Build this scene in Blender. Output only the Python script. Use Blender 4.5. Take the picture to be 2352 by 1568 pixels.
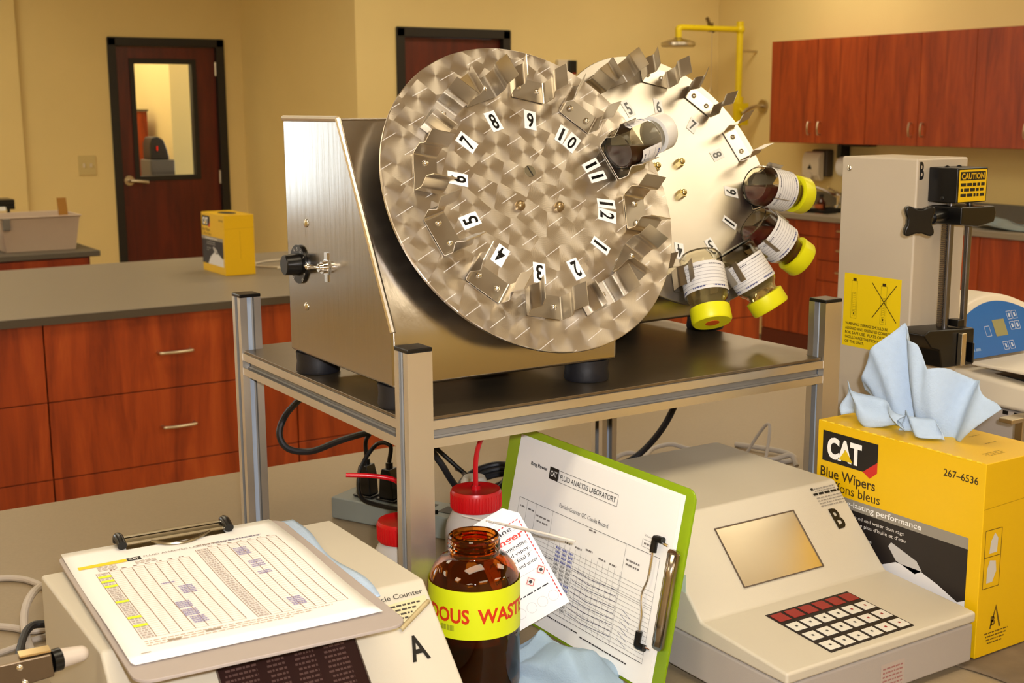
import bpy, bmesh, math, random
from mathutils import Vector as V, Matrix
from math import sin, cos, pi, radians
random.seed(7)
for o in list(bpy.data.objects): bpy.data.objects.remove(o, do_unlink=True)
scn = bpy.context.scene
COL = scn.collection

# ------------------------------------------------------------------ camera
YAW, PITCH, ROLL, FPX = -.5693, .1816, -.0052, 2925.5
CAM = V((0, 0, 1.5))
fw = V((-sin(YAW)*cos(PITCH), cos(YAW)*cos(PITCH), -sin(PITCH)))
ri = V((cos(YAW), sin(YAW), 0)); up = ri.cross(fw)
r2 = ri*cos(ROLL)+up*sin(ROLL); u2 = -ri*sin(ROLL)+up*cos(ROLL)
cd = bpy.data.cameras.new('camera'); cam = bpy.data.objects.new('camera', cd); COL.objects.link(cam)
cd.sensor_width = 36; cd.sensor_fit = 'HORIZONTAL'; cd.lens = FPX/2352*36; cd.clip_start = .05; cd.clip_end = 60
cd.dof.use_dof = True; cd.dof.focus_distance = 1.45; cd.dof.aperture_fstop = 14
M = Matrix((r2, u2, -fw)).transposed().to_4x4(); M.translation = CAM; cam.matrix_world = M
scn.camera = cam
def ray(px_, py_, d): return CAM+(fw+r2*((px_-1176)/FPX)-u2*((py_-784)/FPX))*d
# ------------------------------------------------------------------ world, lights, exposure
scn.view_settings.view_transform = 'Standard'; scn.view_settings.look = 'None'
scn.view_settings.gamma = 1; scn.view_settings.use_curve_mapping = False; scn.view_settings.exposure = 0.13
w = bpy.data.worlds.new('daylight'); scn.world = w; w.use_nodes = True
w.node_tree.nodes['Background'].inputs[0].default_value = (.84, .93, 1, 1)
w.node_tree.nodes['Background'].inputs[1].default_value = 4.0
def light(name, kind, loc, energy, color, size=.1, size_y=None, rot=(0, 0, 0)):
    d = bpy.data.lights.new(name, kind); d.energy = energy; d.color = color
    if kind == 'AREA':
        d.size = size
        if size_y: d.shape = 'RECTANGLE'; d.size_y = size_y
    else: d.shadow_soft_size = size
    o = bpy.data.objects.new(name, d); COL.objects.link(o); o.location = loc; o.rotation_euler = rot
    return o
# the camera's own flash, just above and beside the lens
fl = light('camera_flash', 'AREA', CAM+r2*.045+u2*.05-fw*.03, 6.4, (.97, .97, 1), .03)
fl.matrix_world = Matrix.Translation(fl.location) @ M.to_3x3().to_4x4()
fl.data.spread = radians(110)
LAMP = 6.9            # strength of the ceiling lamp diffusers
LAMPCOL = (1, .86, .62)

# ------------------------------------------------------------------ materials
def lin(h):
    h = h.lstrip('#'); c = [int(h[i:i+2], 16)/255 for i in (0, 2, 4)]
    return tuple(x/12.92 if x < .04045 else ((x+.055)/1.055)**2.4 for x in c)+(1,)
def mat(name, col, rough=.5, metal=0, trans=0, ior=1.45, noise=0, nscale=30, bump=0, bscale=200, coat=0, spec=None, alpha=1, emis=None, es=1, stretch=None, aniso=0):
    m = bpy.data.materials.new(name); m.use_nodes = True; nt = m.node_tree; b = nt.nodes['Principled BSDF']
    c = lin(col) if isinstance(col, str) else tuple(col)+(1,)
    I = b.inputs
    I['Base Color'].default_value = c; I['Roughness'].default_value = rough; I['Metallic'].default_value = metal
    I['Transmission Weight'].default_value = trans; I['IOR'].default_value = ior; I['Coat Weight'].default_value = coat
    I['Alpha'].default_value = alpha
    if spec is not None: I['Specular IOR Level'].default_value = spec
    if aniso: I['Anisotropic'].default_value = aniso
    if emis: I['Emission Color'].default_value = lin(emis) if isinstance(emis, str) else tuple(emis)+(1,); I['Emission Strength'].default_value = es
    if noise or bump:
        tc = nt.nodes.new('ShaderNodeTexCoord'); mp = nt.nodes.new('ShaderNodeMapping'); nt.links.new(tc.outputs['Object'], mp.inputs[0])
        if stretch: mp.inputs['Scale'].default_value = stretch
    if noise:
        n = nt.nodes.new('ShaderNodeTexNoise'); n.inputs['Scale'].default_value = nscale; n.inputs['Detail'].default_value = 6
        nt.links.new(mp.outputs[0], n.inputs['Vector'])
        mx = nt.nodes.new('ShaderNodeMix'); mx.data_type = 'RGBA'
        mx.inputs[6].default_value = tuple(x*(1-noise) for x in c[:3])+(1,); mx.inputs[7].default_value = tuple(min(1, x*(1+noise)) for x in c[:3])+(1,)
        nt.links.new(n.outputs['Fac'], mx.inputs[0]); nt.links.new(mx.outputs[2], I['Base Color'])
    if bump:
        n2 = nt.nodes.new('ShaderNodeTexNoise'); n2.inputs['Scale'].default_value = bscale; n2.inputs['Detail'].default_value = 4
        nt.links.new(mp.outputs[0], n2.inputs['Vector'])
        bp = nt.nodes.new('ShaderNodeBump'); bp.inputs['Strength'].default_value = bump; bp.inputs['Distance'].default_value = .002
        nt.links.new(n2.outputs['Fac'], bp.inputs['Height']); nt.links.new(bp.outputs[0], I['Normal'])
    return m
def ramp_wood(name, a, b_, c_):
    m = bpy.data.materials.new(name); m.use_nodes = True; nt = m.node_tree; b = nt.nodes['Principled BSDF']
    tc = nt.nodes.new('ShaderNodeTexCoord'); mp = nt.nodes.new('ShaderNodeMapping'); mp.inputs['Scale'].default_value = (9, 9, 1.1)
    nt.links.new(tc.outputs['Object'], mp.inputs[0])
    n = nt.nodes.new('ShaderNodeTexNoise'); n.inputs['Scale'].default_value = 1.6; n.inputs['Detail'].default_value = 9; n.inputs['Roughness'].default_value = .62; n.inputs['Distortion'].default_value = .9
    nt.links.new(mp.outputs[0], n.inputs['Vector'])
    mp2 = nt.nodes.new('ShaderNodeMapping'); mp2.inputs['Scale'].default_value = (90, 90, 2.5); nt.links.new(tc.outputs['Object'], mp2.inputs[0])
    n2 = nt.nodes.new('ShaderNodeTexNoise'); n2.inputs['Scale'].default_value = 2; n2.inputs['Detail'].default_value = 3; nt.links.new(mp2.outputs[0], n2.inputs['Vector'])
    ad = nt.nodes.new('ShaderNodeMath'); ad.operation = 'MULTIPLY_ADD'; nt.links.new(n2.outputs['Fac'], ad.inputs[0]); ad.inputs[1].default_value = .14; nt.links.new(n.outputs['Fac'], ad.inputs[2])
    r = nt.nodes.new('ShaderNodeValToRGB'); r.color_ramp.elements[0].position = .42; r.color_ramp.elements[0].color = lin(a)
    r.color_ramp.elements[1].position = .85; r.color_ramp.elements[1].color = lin(c_); e = r.color_ramp.elements.new(.62); e.color = lin(b_)
    nt.links.new(ad.outputs[0], r.inputs[0]); nt.links.new(r.outputs[0], b.inputs['Base Color'])
    b.inputs['Roughness'].default_value = .38
    return m
def steel(name, col, rough, stretch, strength=.25, aniso=0):
    m = mat(name, col, rough, 1, aniso=aniso); nt = m.node_tree; b = nt.nodes['Principled BSDF']
    tc = nt.nodes.new('ShaderNodeTexCoord'); mp = nt.nodes.new('ShaderNodeMapping'); mp.inputs['Scale'].default_value = stretch; nt.links.new(tc.outputs['Object'], mp.inputs[0])
    n = nt.nodes.new('ShaderNodeTexNoise'); n.inputs['Scale'].default_value = 40; n.inputs['Detail'].default_value = 5; nt.links.new(mp.outputs[0], n.inputs['Vector'])
    n3 = nt.nodes.new('ShaderNodeTexNoise'); n3.inputs['Scale'].default_value = 5; n3.inputs['Detail'].default_value = 2; nt.links.new(tc.outputs['Object'], n3.inputs['Vector'])
    mr = nt.nodes.new('ShaderNodeMapRange'); mr.inputs[3].default_value = rough*.75; mr.inputs[4].default_value = rough*1.35
    nt.links.new(n3.outputs['Fac'], mr.inputs[0]); nt.links.new(mr.outputs[0], b.inputs['Roughness'])
    bp = nt.nodes.new('ShaderNodeBump'); bp.inputs['Strength'].default_value = strength; bp.inputs['Distance'].default_value = .0006
    nt.links.new(n.outputs['Fac'], bp.inputs['Height']); nt.links.new(bp.outputs[0], b.inputs['Normal'])
    return m
def turned_steel(name, e1, e2, plain=False):
    """machined plate: rows of overlapping polishing swirls (engine turning), UV = metres in the plate's plane"""
    m = mat(name, (.60, .545, .47), .34, 1, aniso=.6); nt = m.node_tree; b = nt.nodes['Principled BSDF']; L = nt.links
    uv = nt.nodes.new('ShaderNodeUVMap'); mp = nt.nodes.new('ShaderNodeMapping'); mp.inputs['Rotation'].default_value = (0, 0, radians(35))
    mp.inputs['Scale'].default_value = (1/.034,)*2+(1,)
    L.new(uv.outputs[0], mp.inputs[0])
    vo = nt.nodes.new('ShaderNodeTexVoronoi'); vo.voronoi_dimensions = '2D'; vo.inputs['Scale'].default_value = 1; vo.inputs['Randomness'].default_value = .4
    L.new(mp.outputs[0], vo.inputs['Vector'])
    su = nt.nodes.new('ShaderNodeVectorMath'); su.operation = 'SUBTRACT'; L.new(mp.outputs[0], su.inputs[0]); L.new(vo.outputs['Position'], su.inputs[1])
    rr = nt.nodes.new('ShaderNodeMapping'); rr.inputs['Rotation'].default_value = (0, 0, radians(-35)); L.new(su.outputs[0], rr.inputs[0])
    sp = nt.nodes.new('ShaderNodeSeparateXYZ'); L.new(rr.outputs[0], sp.inputs[0])
    s1 = nt.nodes.new('ShaderNodeVectorMath'); s1.operation = 'SCALE'; s1.inputs[0].default_value = e2; L.new(sp.outputs[0], s1.inputs['Scale'])
    s2 = nt.nodes.new('ShaderNodeVectorMath'); s2.operation = 'SCALE'; s2.inputs[0].default_value = -V(e1); L.new(sp.outputs[1], s2.inputs['Scale'])
    ad = nt.nodes.new('ShaderNodeVectorMath'); ad.operation = 'ADD'; L.new(s1.outputs[0], ad.inputs[0]); L.new(s2.outputs[0], ad.inputs[1])
    no = nt.nodes.new('ShaderNodeVectorMath'); no.operation = 'NORMALIZE'; L.new(ad.outputs[0], no.inputs[0])
    L.new(no.outputs[0], b.inputs['Tangent'])
    wv = nt.nodes.new('ShaderNodeMapping'); wv.inputs['Rotation'].default_value = (0, 0, radians(-26)); L.new(uv.outputs[0], wv.inputs[0])
    ws = nt.nodes.new('ShaderNodeSeparateXYZ'); L.new(wv.outputs[0], ws.inputs[0])
    def mth(op, a, b=None):
        n_ = nt.nodes.new('ShaderNodeMath'); n_.operation = op
        for i_, q_ in enumerate((a, b)):
            if q_ is None: continue
            if isinstance(q_, (int, float)): n_.inputs[i_].default_value = q_
            else: L.new(q_, n_.inputs[i_])
        return n_.outputs[0]
    vy = mth('MULTIPLY', ws.outputs[1], 1/.026); row = mth('FLOOR', vy); fy = mth('ABSOLUTE', mth('SUBTRACT', mth('FRACT', vy), .5))
    ux = mth('FRACT', mth('ADD', mth('MULTIPLY', ws.outputs[0], 1/.046), mth('MULTIPLY', row, .37)))
    dsh = mth('GREATER_THAN', mth('FRACT', mth('MULTIPLY', ws.outputs[0], 700)), .35)
    mk = mth('MULTIPLY', mth('MULTIPLY', mth('LESS_THAN', fy, .016), mth('LESS_THAN', ux, .55)), dsh)  # short dashed highlights, painted into the base colour and metallic value
    cx_ = nt.nodes.new('ShaderNodeMix'); cx_.data_type = 'RGBA'; cx_.inputs[6].default_value = (.66, .60, .52, 1); cx_.inputs[7].default_value = (.95, .93, .9, 1)
    L.new(mth('MULTIPLY', mk, .8), cx_.inputs[0]); L.new(cx_.outputs[2], b.inputs['Base Color'])
    L.new(mth('SUBTRACT', 1, mth('MULTIPLY', mk, .75)), b.inputs['Metallic'])
    # fine concentric tool marks and the slight dish each polishing spot leaves
    ma = nt.nodes.new('ShaderNodeMath'); ma.operation = 'MULTIPLY'; L.new(vo.outputs['Distance'], ma.inputs[0]); ma.inputs[1].default_value = 95
    si = nt.nodes.new('ShaderNodeMath'); si.operation = 'SINE'; L.new(ma.outputs[0], si.inputs[0])
    m1 = nt.nodes.new('ShaderNodeMath'); m1.operation = 'MULTIPLY'; L.new(si.outputs[0], m1.inputs[0]); m1.inputs[1].default_value = .02
    ns = nt.nodes.new('ShaderNodeTexNoise'); ns.inputs['Scale'].default_value = .8; ns.inputs['Detail'].default_value = 2; L.new(mp.outputs[0], ns.inputs['Vector'])
    m2 = nt.nodes.new('ShaderNodeMath'); m2.operation = 'MULTIPLY_ADD'; L.new(ns.outputs['Fac'], m2.inputs[0]); m2.inputs[1].default_value = 1.2; L.new(m1.outputs[0], m2.inputs[2])
    m3 = nt.nodes.new('ShaderNodeMath'); m3.operation = 'MULTIPLY_ADD'; L.new(vo.outputs['Distance'], m3.inputs[0]); m3.inputs[1].default_value = .5; L.new(m2.outputs[0], m3.inputs[2])
    bp = nt.nodes.new('ShaderNodeBump'); bp.inputs['Strength'].default_value = .30; bp.inputs['Distance'].default_value = .0011
    L.new(m3.outputs[0], bp.inputs['Height']); L.new(bp.outputs[0], b.inputs['Normal'])
    return m
MT = {}
def C(col, rough=.6, **k):
    key = (col, rough, tuple(sorted(k.items())))
    if key not in MT: MT[key] = mat('ink_'+str(len(MT)), col, rough, **k)
    return MT[key]
wall_m = mat('painted_wall', 'E4CF92', .85, noise=.05, nscale=3, bump=.15, bscale=350)
wall_b = mat('white_room_wall', 'DAD2B8', .85, noise=.04, nscale=3)
ceil_m = mat('ceiling_tile', 'B5AB94', .9, noise=.05, nscale=60, bump=.2)
floor_m = mat('floor_tile', 'B9A17A', .45, noise=.12, nscale=6)
grout_m = mat('floor_joint', '7A684C', .8, noise=.1)
cherry = ramp_wood('cherry_laminate', '7A2A0A', '9E3F13', 'B55520')
cherry_d = ramp_wood('cherry_door', '4A1006', '5E1A0A', '70240E')
top_m = mat('grey_laminate', '877E6F', .42, noise=.10, nscale=260)
top_e = mat('worktop_edge', '4C443A', .5, noise=.08, nscale=200)
bench_m = mat('bench_laminate', '8E7D63', .45, noise=.10, nscale=240)
frame_m = mat('dark_door_frame', '1E1A14', .5, noise=.1)
nickel = mat('brushed_nickel', (.58, .50, .36), .32, 1, noise=.05)
chrome = mat('chrome', (.85, .83, .8), .1, 1, noise=.02)
steel_b = steel('brushed_steel_body', (.43, .395, .355), .20, (2.2, 2.2, .12), .30)
steel_e = steel('ground_weld_edge', (.78, .72, .62), .3, (3, 3, 3), .5)
steel_c = steel('spring_steel', (.50, .455, .385), .3, (6, 1, 1), .08)
screw_m = mat('screw_steel', (.7, .66, .58), .2, 1, noise=.05)
brass_bolt = mat('plated_bolt', (.72, .60, .28), .25, 1, noise=.1)
alu = steel('extruded_aluminium', (.74, .70, .64), .38, (8, 8, .2), .12)
plate_m = mat('brown_steel_sheet', (.20, .155, .10), .33, .85, noise=.25, nscale=8, bump=.1, bscale=40)
rubber = mat('black_rubber', '17161A', .5, noise=.1, bump=.1)
blackp = mat('black_plastic', '0D0C0C', .28, noise=.05)
blackm = mat('black_anodised', '0A0909', .3, noise=.05)
cream = mat('cream_enamel', 'C3BAA7', .45, noise=.03, nscale=15, bump=.08, bscale=900)
greyen = mat('grey_enamel', 'A9A098', .45, noise=.03, nscale=15, bump=.08, bscale=900)
beige = mat('beige_enamel', 'B9AC98', .4, noise=.03, nscale=10, bump=.06, bscale=900)
whitepl = mat('white_plastic', 'DDD3BF', .4, noise=.02)
paper_m = mat('paper', 'ECEAE6', .8, noise=.015, nscale=30)
card_g = mat('grey_hardboard', 'A89C94', .6, noise=.05)
yellowbox = mat('yellow_carton', 'DEB203', .42, noise=.03, nscale=12)
blue_w = mat('blue_wiper_cloth', 'AFC3DC', .9, noise=.06, nscale=120, bump=.3, bscale=500)
amber = mat('amber_glass', (.60, .17, .012), .02, 0, 1, 1.5)
amber.node_tree.nodes['Principled BSDF'].inputs['Specular IOR Level'].default_value = .7
glass = mat('clear_glass', (.93, .91, .82), .02, 0, 1, 1.18)
pane_m = mat('window_glass', (.98, .97, .94), 0, 0, 1, 1.02)
oil_m = mat('dark_oil', (.035, .007, .002), .3, coat=0, noise=.2)
liquid_m = mat('waste_liquid', (.012, .004, .002), .1, noise=.1)
ldpe = mat('milky_plastic', 'C4BDB4', .35, trans=.25, ior=1.1, noise=.02)
redcap = mat('red_plastic', 'B50E12', .35, noise=.05)
redtube = mat('red_tube', 'B00D18', .22, noise=.05)
yellcap = mat('yellow_plastic', 'E2DE12', .4, noise=.04)
greypl = mat('grey_metal_box', '7C817B', .45, noise=.05)
gcable = mat('grey_cable', 'A39A8F', .45, noise=.05)
green_ac = mat('green_acrylic', (.42, .62, .02), .15, 0, .55, 1.3, noise=.05)
green_ed = mat('green_acrylic_edge', (.25, .75, .05), .2, noise=.05, emis=None)
lamp_m = mat('lamp_diffuser', 'FFFFFF', .5, emis=LAMPCOL, es=LAMP)
yelpipe = mat('yellow_pipe', 'E3CB10', .4, noise=.05)
bluepan = mat('blue_panel', '0B62B2', .3, noise=.25, nscale=5)
bin_m = mat('frosted_bin', 'CDBBA8', .4, trans=.25, ior=1.05, noise=.04)

# ------------------------------------------------------------------ mesh helpers
def unit_frame(d):
    d = d.normalized(); a = V((0, 0, 1)) if abs(d.z) < .9 else V((1, 0, 0))
    x = d.cross(a).normalized(); return x, d.cross(x).normalized()
class MB:
    def __init__(s): s.v = []; s.f = []; s.m = []; s.uv = None
    def add(s, vs, fs, mi=0):
        n = len(s.v); s.v += [V(p) for p in vs]; s.f += [tuple(i+n for i in f) for f in fs]; s.m += [mi]*len(fs); return s
    def box(s, x0, x1, y0, y1, z0, z1, mi=0):
        x0, x1 = sorted((x0, x1)); y0, y1 = sorted((y0, y1)); z0, z1 = sorted((z0, z1))
        p = [(x, y, z) for z in (z0, z1) for y in (y0, y1) for x in (x0, x1)]
        return s.add(p, [(0, 2, 3, 1), (4, 5, 7, 6), (0, 1, 5, 4), (2, 6, 7, 3), (0, 4, 6, 2), (1, 3, 7, 5)], mi)
    def prism(s, pts, ext, mi=0):
        """pts: planar 3D polygon, ext: extrusion vector"""
        n = len(pts); a = [V(p) for p in pts]; b = [p+V(ext) for p in a]
        nn = V((0, 0, 0))
        for i in range(n): nn += a[i].cross(a[(i+1) % n])
        if nn.dot(V(ext)) > 0: a.reverse(); b.reverse()
        return s.add(a+b, [tuple(range(n)), tuple(range(2*n-1, n-1, -1))]+[(i, n+i, n+(i+1) % n, (i+1) % n) for i in range(n)], mi)
    def cyl(s, p, q, r, n=20, r2=None, mi=0, caps=True):
        p = V(p); q = V(q); r2 = r if r2 is None else r2; x, y = unit_frame(q-p)
        vs = [p+(x*cos(t)+y*sin(t))*r for t in (2*pi*i/n for i in range(n))]+[q+(x*cos(t)+y*sin(t))*r2 for t in (2*pi*i/n for i in range(n))]
        fs = [(i, (i+1) % n, n+(i+1) % n, n+i) for i in range(n)]
        if caps: fs += [tuple(range(n-1, -1, -1)), tuple(range(n, 2*n))]
        return s.add(vs, fs, mi)
    def lathe(s, prof, p=(0, 0, 0), axis=(0, 0, 1), n=32, mi=0, closed=False):
        p = V(p); d = V(axis).normalized(); x, y = unit_frame(d); vs = []; fs = []
        for r, h in prof:
            for i in range(n):
                t = 2*pi*i/n; vs.append(p+d*h+(x*cos(t)+y*sin(t))*r)
        k = len(prof)
        for j in range(k-1 if not closed else k):
            for i in range(n):
                a, b = j*n+i, j*n+(i+1) % n; c, e = ((j+1) % k)*n+(i+1) % n, ((j+1) % k)*n+i
                fs.append((a, b, c, e))
        if not closed:
            if prof[0][0] > 1e-6: fs.append(tuple(range(n-1, -1, -1)))
            if prof[-1][0] > 1e-6: fs.append(tuple(range((k-1)*n, k*n)))
        return s.add(vs, fs, mi)
    def ball(s, p, r, n=12, sq=(1, 1, 1), mi=0):
        p = V(p); vs = []; fs = []; k = n//2
        for j in range(k+1):
            a = pi*j/k
            for i in range(n):
                t = 2*pi*i/n; vs.append(p+V((sin(a)*cos(t)*sq[0], sin(a)*sin(t)*sq[1], cos(a)*sq[2]))*r)
        for j in range(k):
            for i in range(n): fs.append((j*n+i, (j+1)*n+i, (j+1)*n+(i+1) % n, j*n+(i+1) % n))
        return s.add(vs, fs, mi)
    def tube(s, pts, r, n=10, res=8, mi=0, r2=None):
        pts = [V(p) for p in pts]
        if res > 1 and len(pts) > 2:
            P = [pts[0]*2-pts[1]]+pts+[pts[-1]*2-pts[-2]]; out = []
            for i in range(1, len(P)-2):
                for k in range(res):
                    t = k/res; a, b, c, d = P[i-1:i+3]
                    out.append(.5*((2*b)+(c-a)*t+(2*a-5*b+4*c-d)*t*t+(3*b-a-3*c+d)*t**3))
            out.append(pts[-1]); pts = out
        m = len(pts); x = None; vs = []; fs = []
        for i, p in enumerate(pts):
            d = (pts[min(i+1, m-1)]-pts[max(i-1, 0)]).normalized()
            if x is None: x, _ = unit_frame(d)
            x = (x-d*x.dot(d)).normalized(); y = d.cross(x)
            rr = r if r2 is None else r+(r2-r)*i/(m-1)
            vs += [p+(x*cos(t)+y*sin(t))*rr for t in (2*pi*k/n for k in range(n))]
        for j in range(m-1): fs += [(j*n+i, j*n+(i+1) % n, (j+1)*n+(i+1) % n, (j+1)*n+i) for i in range(n)]
        fs += [tuple(range(n-1, -1, -1)), tuple(range((m-1)*n, m*n))]
        return s.add(vs, fs, mi)
    def grid(s, fn, nu, nv, th=0, mi=0):
        vs = [V(fn(i/nu, j/nv)) for j in range(nv+1) for i in range(nu+1)]
        return s.add(vs, [(j*(nu+1)+i, j*(nu+1)+i+1, (j+1)*(nu+1)+i+1, (j+1)*(nu+1)+i) for j in range(nv) for i in range(nu)], mi)
    def build(s, name, mats, parent=None, bevel=0, seg=2, smooth=True, solid=0, angle=35, local=False, recalc=False):
        me = bpy.data.meshes.new(name)
        inv = (parent['_inv'] if False else PINV.get(root_of(parent).name)) if parent is not None and not local else None
        vs = [inv @ p for p in s.v] if inv is not None else s.v
        me.from_pydata([tuple(p) for p in vs], [], s.f); me.update()
        if not isinstance(mats, (list, tuple)): mats = [mats]
        for m in mats: me.materials.append(m)
        if len(mats) > 1: me.polygons.foreach_set('material_index', s.m)
        if recalc:
            bm = bmesh.new(); bm.from_mesh(me); bmesh.ops.recalc_face_normals(bm, faces=bm.faces); bm.to_mesh(me); bm.free()
        if smooth:
            me.shade_smooth()
            if hasattr(me, 'set_sharp_from_angle'): me.set_sharp_from_angle(angle=radians(angle))
        o = bpy.data.objects.new(name, me); COL.objects.link(o)
        if parent is not None: o.parent = parent
        if solid:
            md = o.modifiers.new('thick', 'SOLIDIFY'); md.thickness = solid; md.offset = 0
        if bevel:
            md = o.modifiers.new('bevel', 'BEVEL'); md.width = bevel; md.segments = seg; md.limit_method = 'ANGLE'; md.angle_limit = radians(40); md.harden_normals = True
        return o
PINV = {}
def root_of(o):
    while o.parent: o = o.parent
    return o
def thing(name, label, cat, loc, rz=0, group=None, rot=None):
    o = bpy.data.objects.new(name, None); COL.objects.link(o); o.location = loc
    o.rotation_euler = rot if rot else (0, 0, rz); o.empty_display_size = .05
    mtx = Matrix.Translation(V(loc)) @ o.rotation_euler.to_matrix().to_4x4()
    PINV[o.name] = mtx.inverted()
    return tag(o, label, cat, group)
def tag(o, label, cat, group=None):
    o['label'] = label; o['category'] = cat
    if group: o['group'] = group
    return o
def struct(o): o['kind'] = 'structure'; return o
_tc = {}
def text_geo(txt, bold=0):
    if (txt, bold) in _tc: return _tc[(txt, bold)]
    cu = bpy.data.curves.new('t', 'FONT'); cu.body = txt; cu.resolution_u = 3; cu.offset = bold
    o = bpy.data.objects.new('t', cu); COL.objects.link(o); bpy.context.view_layer.update()
    me = bpy.data.meshes.new_from_object(o.evaluated_get(bpy.context.evaluated_depsgraph_get()))
    vs = [v.co.copy() for v in me.vertices]; fs = [tuple(p.vertices) for p in me.polygons]
    bpy.data.objects.remove(o, do_unlink=True); bpy.data.meshes.remove(me)
    xs = [v.x for v in vs] or [0]
    _tc[(txt, bold)] = (vs, fs, min(xs), max(xs)); return _tc[(txt, bold)]
class Print:
    """flat print on a surface: fn(a, b, off) maps sheet coordinates in metres to the world"""
    def __init__(s, fn, step=None): s.fn = fn; s.mb = MB(); s.cols = []; s.lay = 1; s.step = step; s.dz = .00018
    def ci(s, m):
        if isinstance(m, str): m = C(m)
        if m not in s.cols: s.cols.append(m)
        return s.cols.index(m)
    def poly(s, pts, m):
        h = s.lay*s.dz
        s.mb.add([s.fn(a, b, h) for a, b in pts], [tuple(range(len(pts)))], s.ci(m)); return s
    def rect(s, a0, b0, a1, b1, m):
        k = 1 if not s.step else max(1, int(abs(a1-a0)/s.step))
        for i in range(k):
            x0 = a0+(a1-a0)*i/k; x1 = a0+(a1-a0)*(i+1)/k; s.poly([(x0, b0), (x1, b0), (x1, b1), (x0, b1)], m)
        return s
    def line(s, a0, b0, a1, b1, wd, m):
        d = math.hypot(a1-a0, b1-b0) or 1; nx, ny = -(b1-b0)/d*wd/2, (a1-a0)/d*wd/2
        return s.poly([(a0-nx, b0-ny), (a1-nx, b1-ny), (a1+nx, b1+ny), (a0+nx, b0+ny)], m)
    def frame(s, a0, b0, a1, b1, wd, m):
        s.line(a0, b0, a1, b0, wd, m); s.line(a0, b1, a1, b1, wd, m); s.line(a0, b0, a0, b1, wd, m); return s.line(a1, b0, a1, b1, wd, m)
    def dashes(s, a0, a1, b, hgt, m, seed=0, mean=.004, slant=0):
        R = random.Random(seed); x = a0
        while x < a1:
            l = mean*R.uniform(.5, 1.6); e = min(x+l, a1); s.poly([(x, b), (e, b+slant*(e-x)), (e, b+hgt+slant*(e-x)), (x, b+hgt)], m); x = e+mean*.3
        return s
    def text(s, t, a, b, size, m, width=None, ang=0, bold=0, align='L'):
        vs, fs, x0, x1 = text_geo(t, bold); sx = size*1.4; sy = size*1.4   # capital height = size
        if width: sx = width/(x1-x0)
        off = -x0*sx if align == 'L' else -(x0+x1)/2*sx
        ca, sa = cos(ang), sin(ang); h = s.lay*s.dz; P = []
        if s.step:
            bm = bmesh.new(); bv = [bm.verts.new((v.x*sx+off, v.y*sy, 0)) for v in vs]
            for f in fs:
                try: bm.faces.new([bv[i] for i in f])
                except ValueError: pass
            xa = x0*sx+off; n = int((x1-x0)*sx/s.step)
            for i in range(1, n+1):
                bmesh.ops.bisect_plane(bm, geom=bm.verts[:]+bm.edges[:]+bm.faces[:], plane_co=(xa+i*s.step, 0, 0), plane_no=(1, 0, 0))
            bm.verts.index_update(); vs = [v.co.copy() for v in bm.verts]; fs = [tuple(v.index for v in f.verts) for f in bm.faces]; bm.free()
            P = [(v.x, v.y) for v in vs]
        else: P = [(v.x*sx+off, v.y*sy) for v in vs]
        s.mb.add([s.fn(a+x*ca-y*sa, b+x*sa+y*ca, h) for x, y in P], fs, s.ci(m)); return s
    def up(s): s.lay += 1; return s
    def build(s, name, parent): return s.mb.build(name, s.cols, parent, smooth=False)
def plane_fn(o, u, v):
    o, u, v = V(o), V(u).normalized(), V(v).normalized(); n = u.cross(v)
    return lambda a, b, h=0: o+u*a+v*b+n*h
BK = '1A1614'

# ------------------------------------------------------------------ room shell
XW, YN, YF, XC = 5.932, 6.667, 8.438, 3.232      # cabinet wall, near back wall, far back wall, jog
XL, YB, H = -3.0, -2.6, 2.7
struct(MB().box(XL-.1, XW+.1, YB-.1, 10.9, -.12, -.008).build('floor', grout_m, smooth=False))
fo = bpy.data.objects['floor']
T = .305; k = 0
tile_me = None
for ix in range(13, 20):
    for iy in range(10, 25):
        x, y = ix*T, iy*T
        if x+T > XW or y+T > (YN if x > XC-.1 else YF): continue
        if tile_me is None:
            t_ = MB().box(.0015, T-.0015, .0015, T-.0015, -.008, 0).build('floor_tile', floor_m, fo, local=True, smooth=False); tile_me = t_.data
        else:
            t_ = bpy.data.objects.new('floor_tile', tile_me); COL.objects.link(t_); t_.parent = fo
        t_.location = (x, y, 0)
mb = MB()
for bx in ((XL, 13*T, YB, 10*T), (XL, 13*T, 10*T, YF), (13*T, XW, YB, 10*T)): mb.box(bx[0], bx[1], bx[2], bx[3], -.008, 0)
mb.box(13*T, 20*T-.6, 25*T-1.2, 25*T-1.2+.001, -.008, -.007)
o = mb.build('floor_tile', floor_m, fo, smooth=False); o['kind'] = 'stuff'
struct(MB().box(XL-.1, XW+.1, YB-.1, 10.9, H, H+.1).build('ceiling', ceil_m, smooth=False))
struct(MB().box(XW, XW+.1, YB, YN+.1, 0, H).build('wall_right', wall_m, smooth=False))
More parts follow.
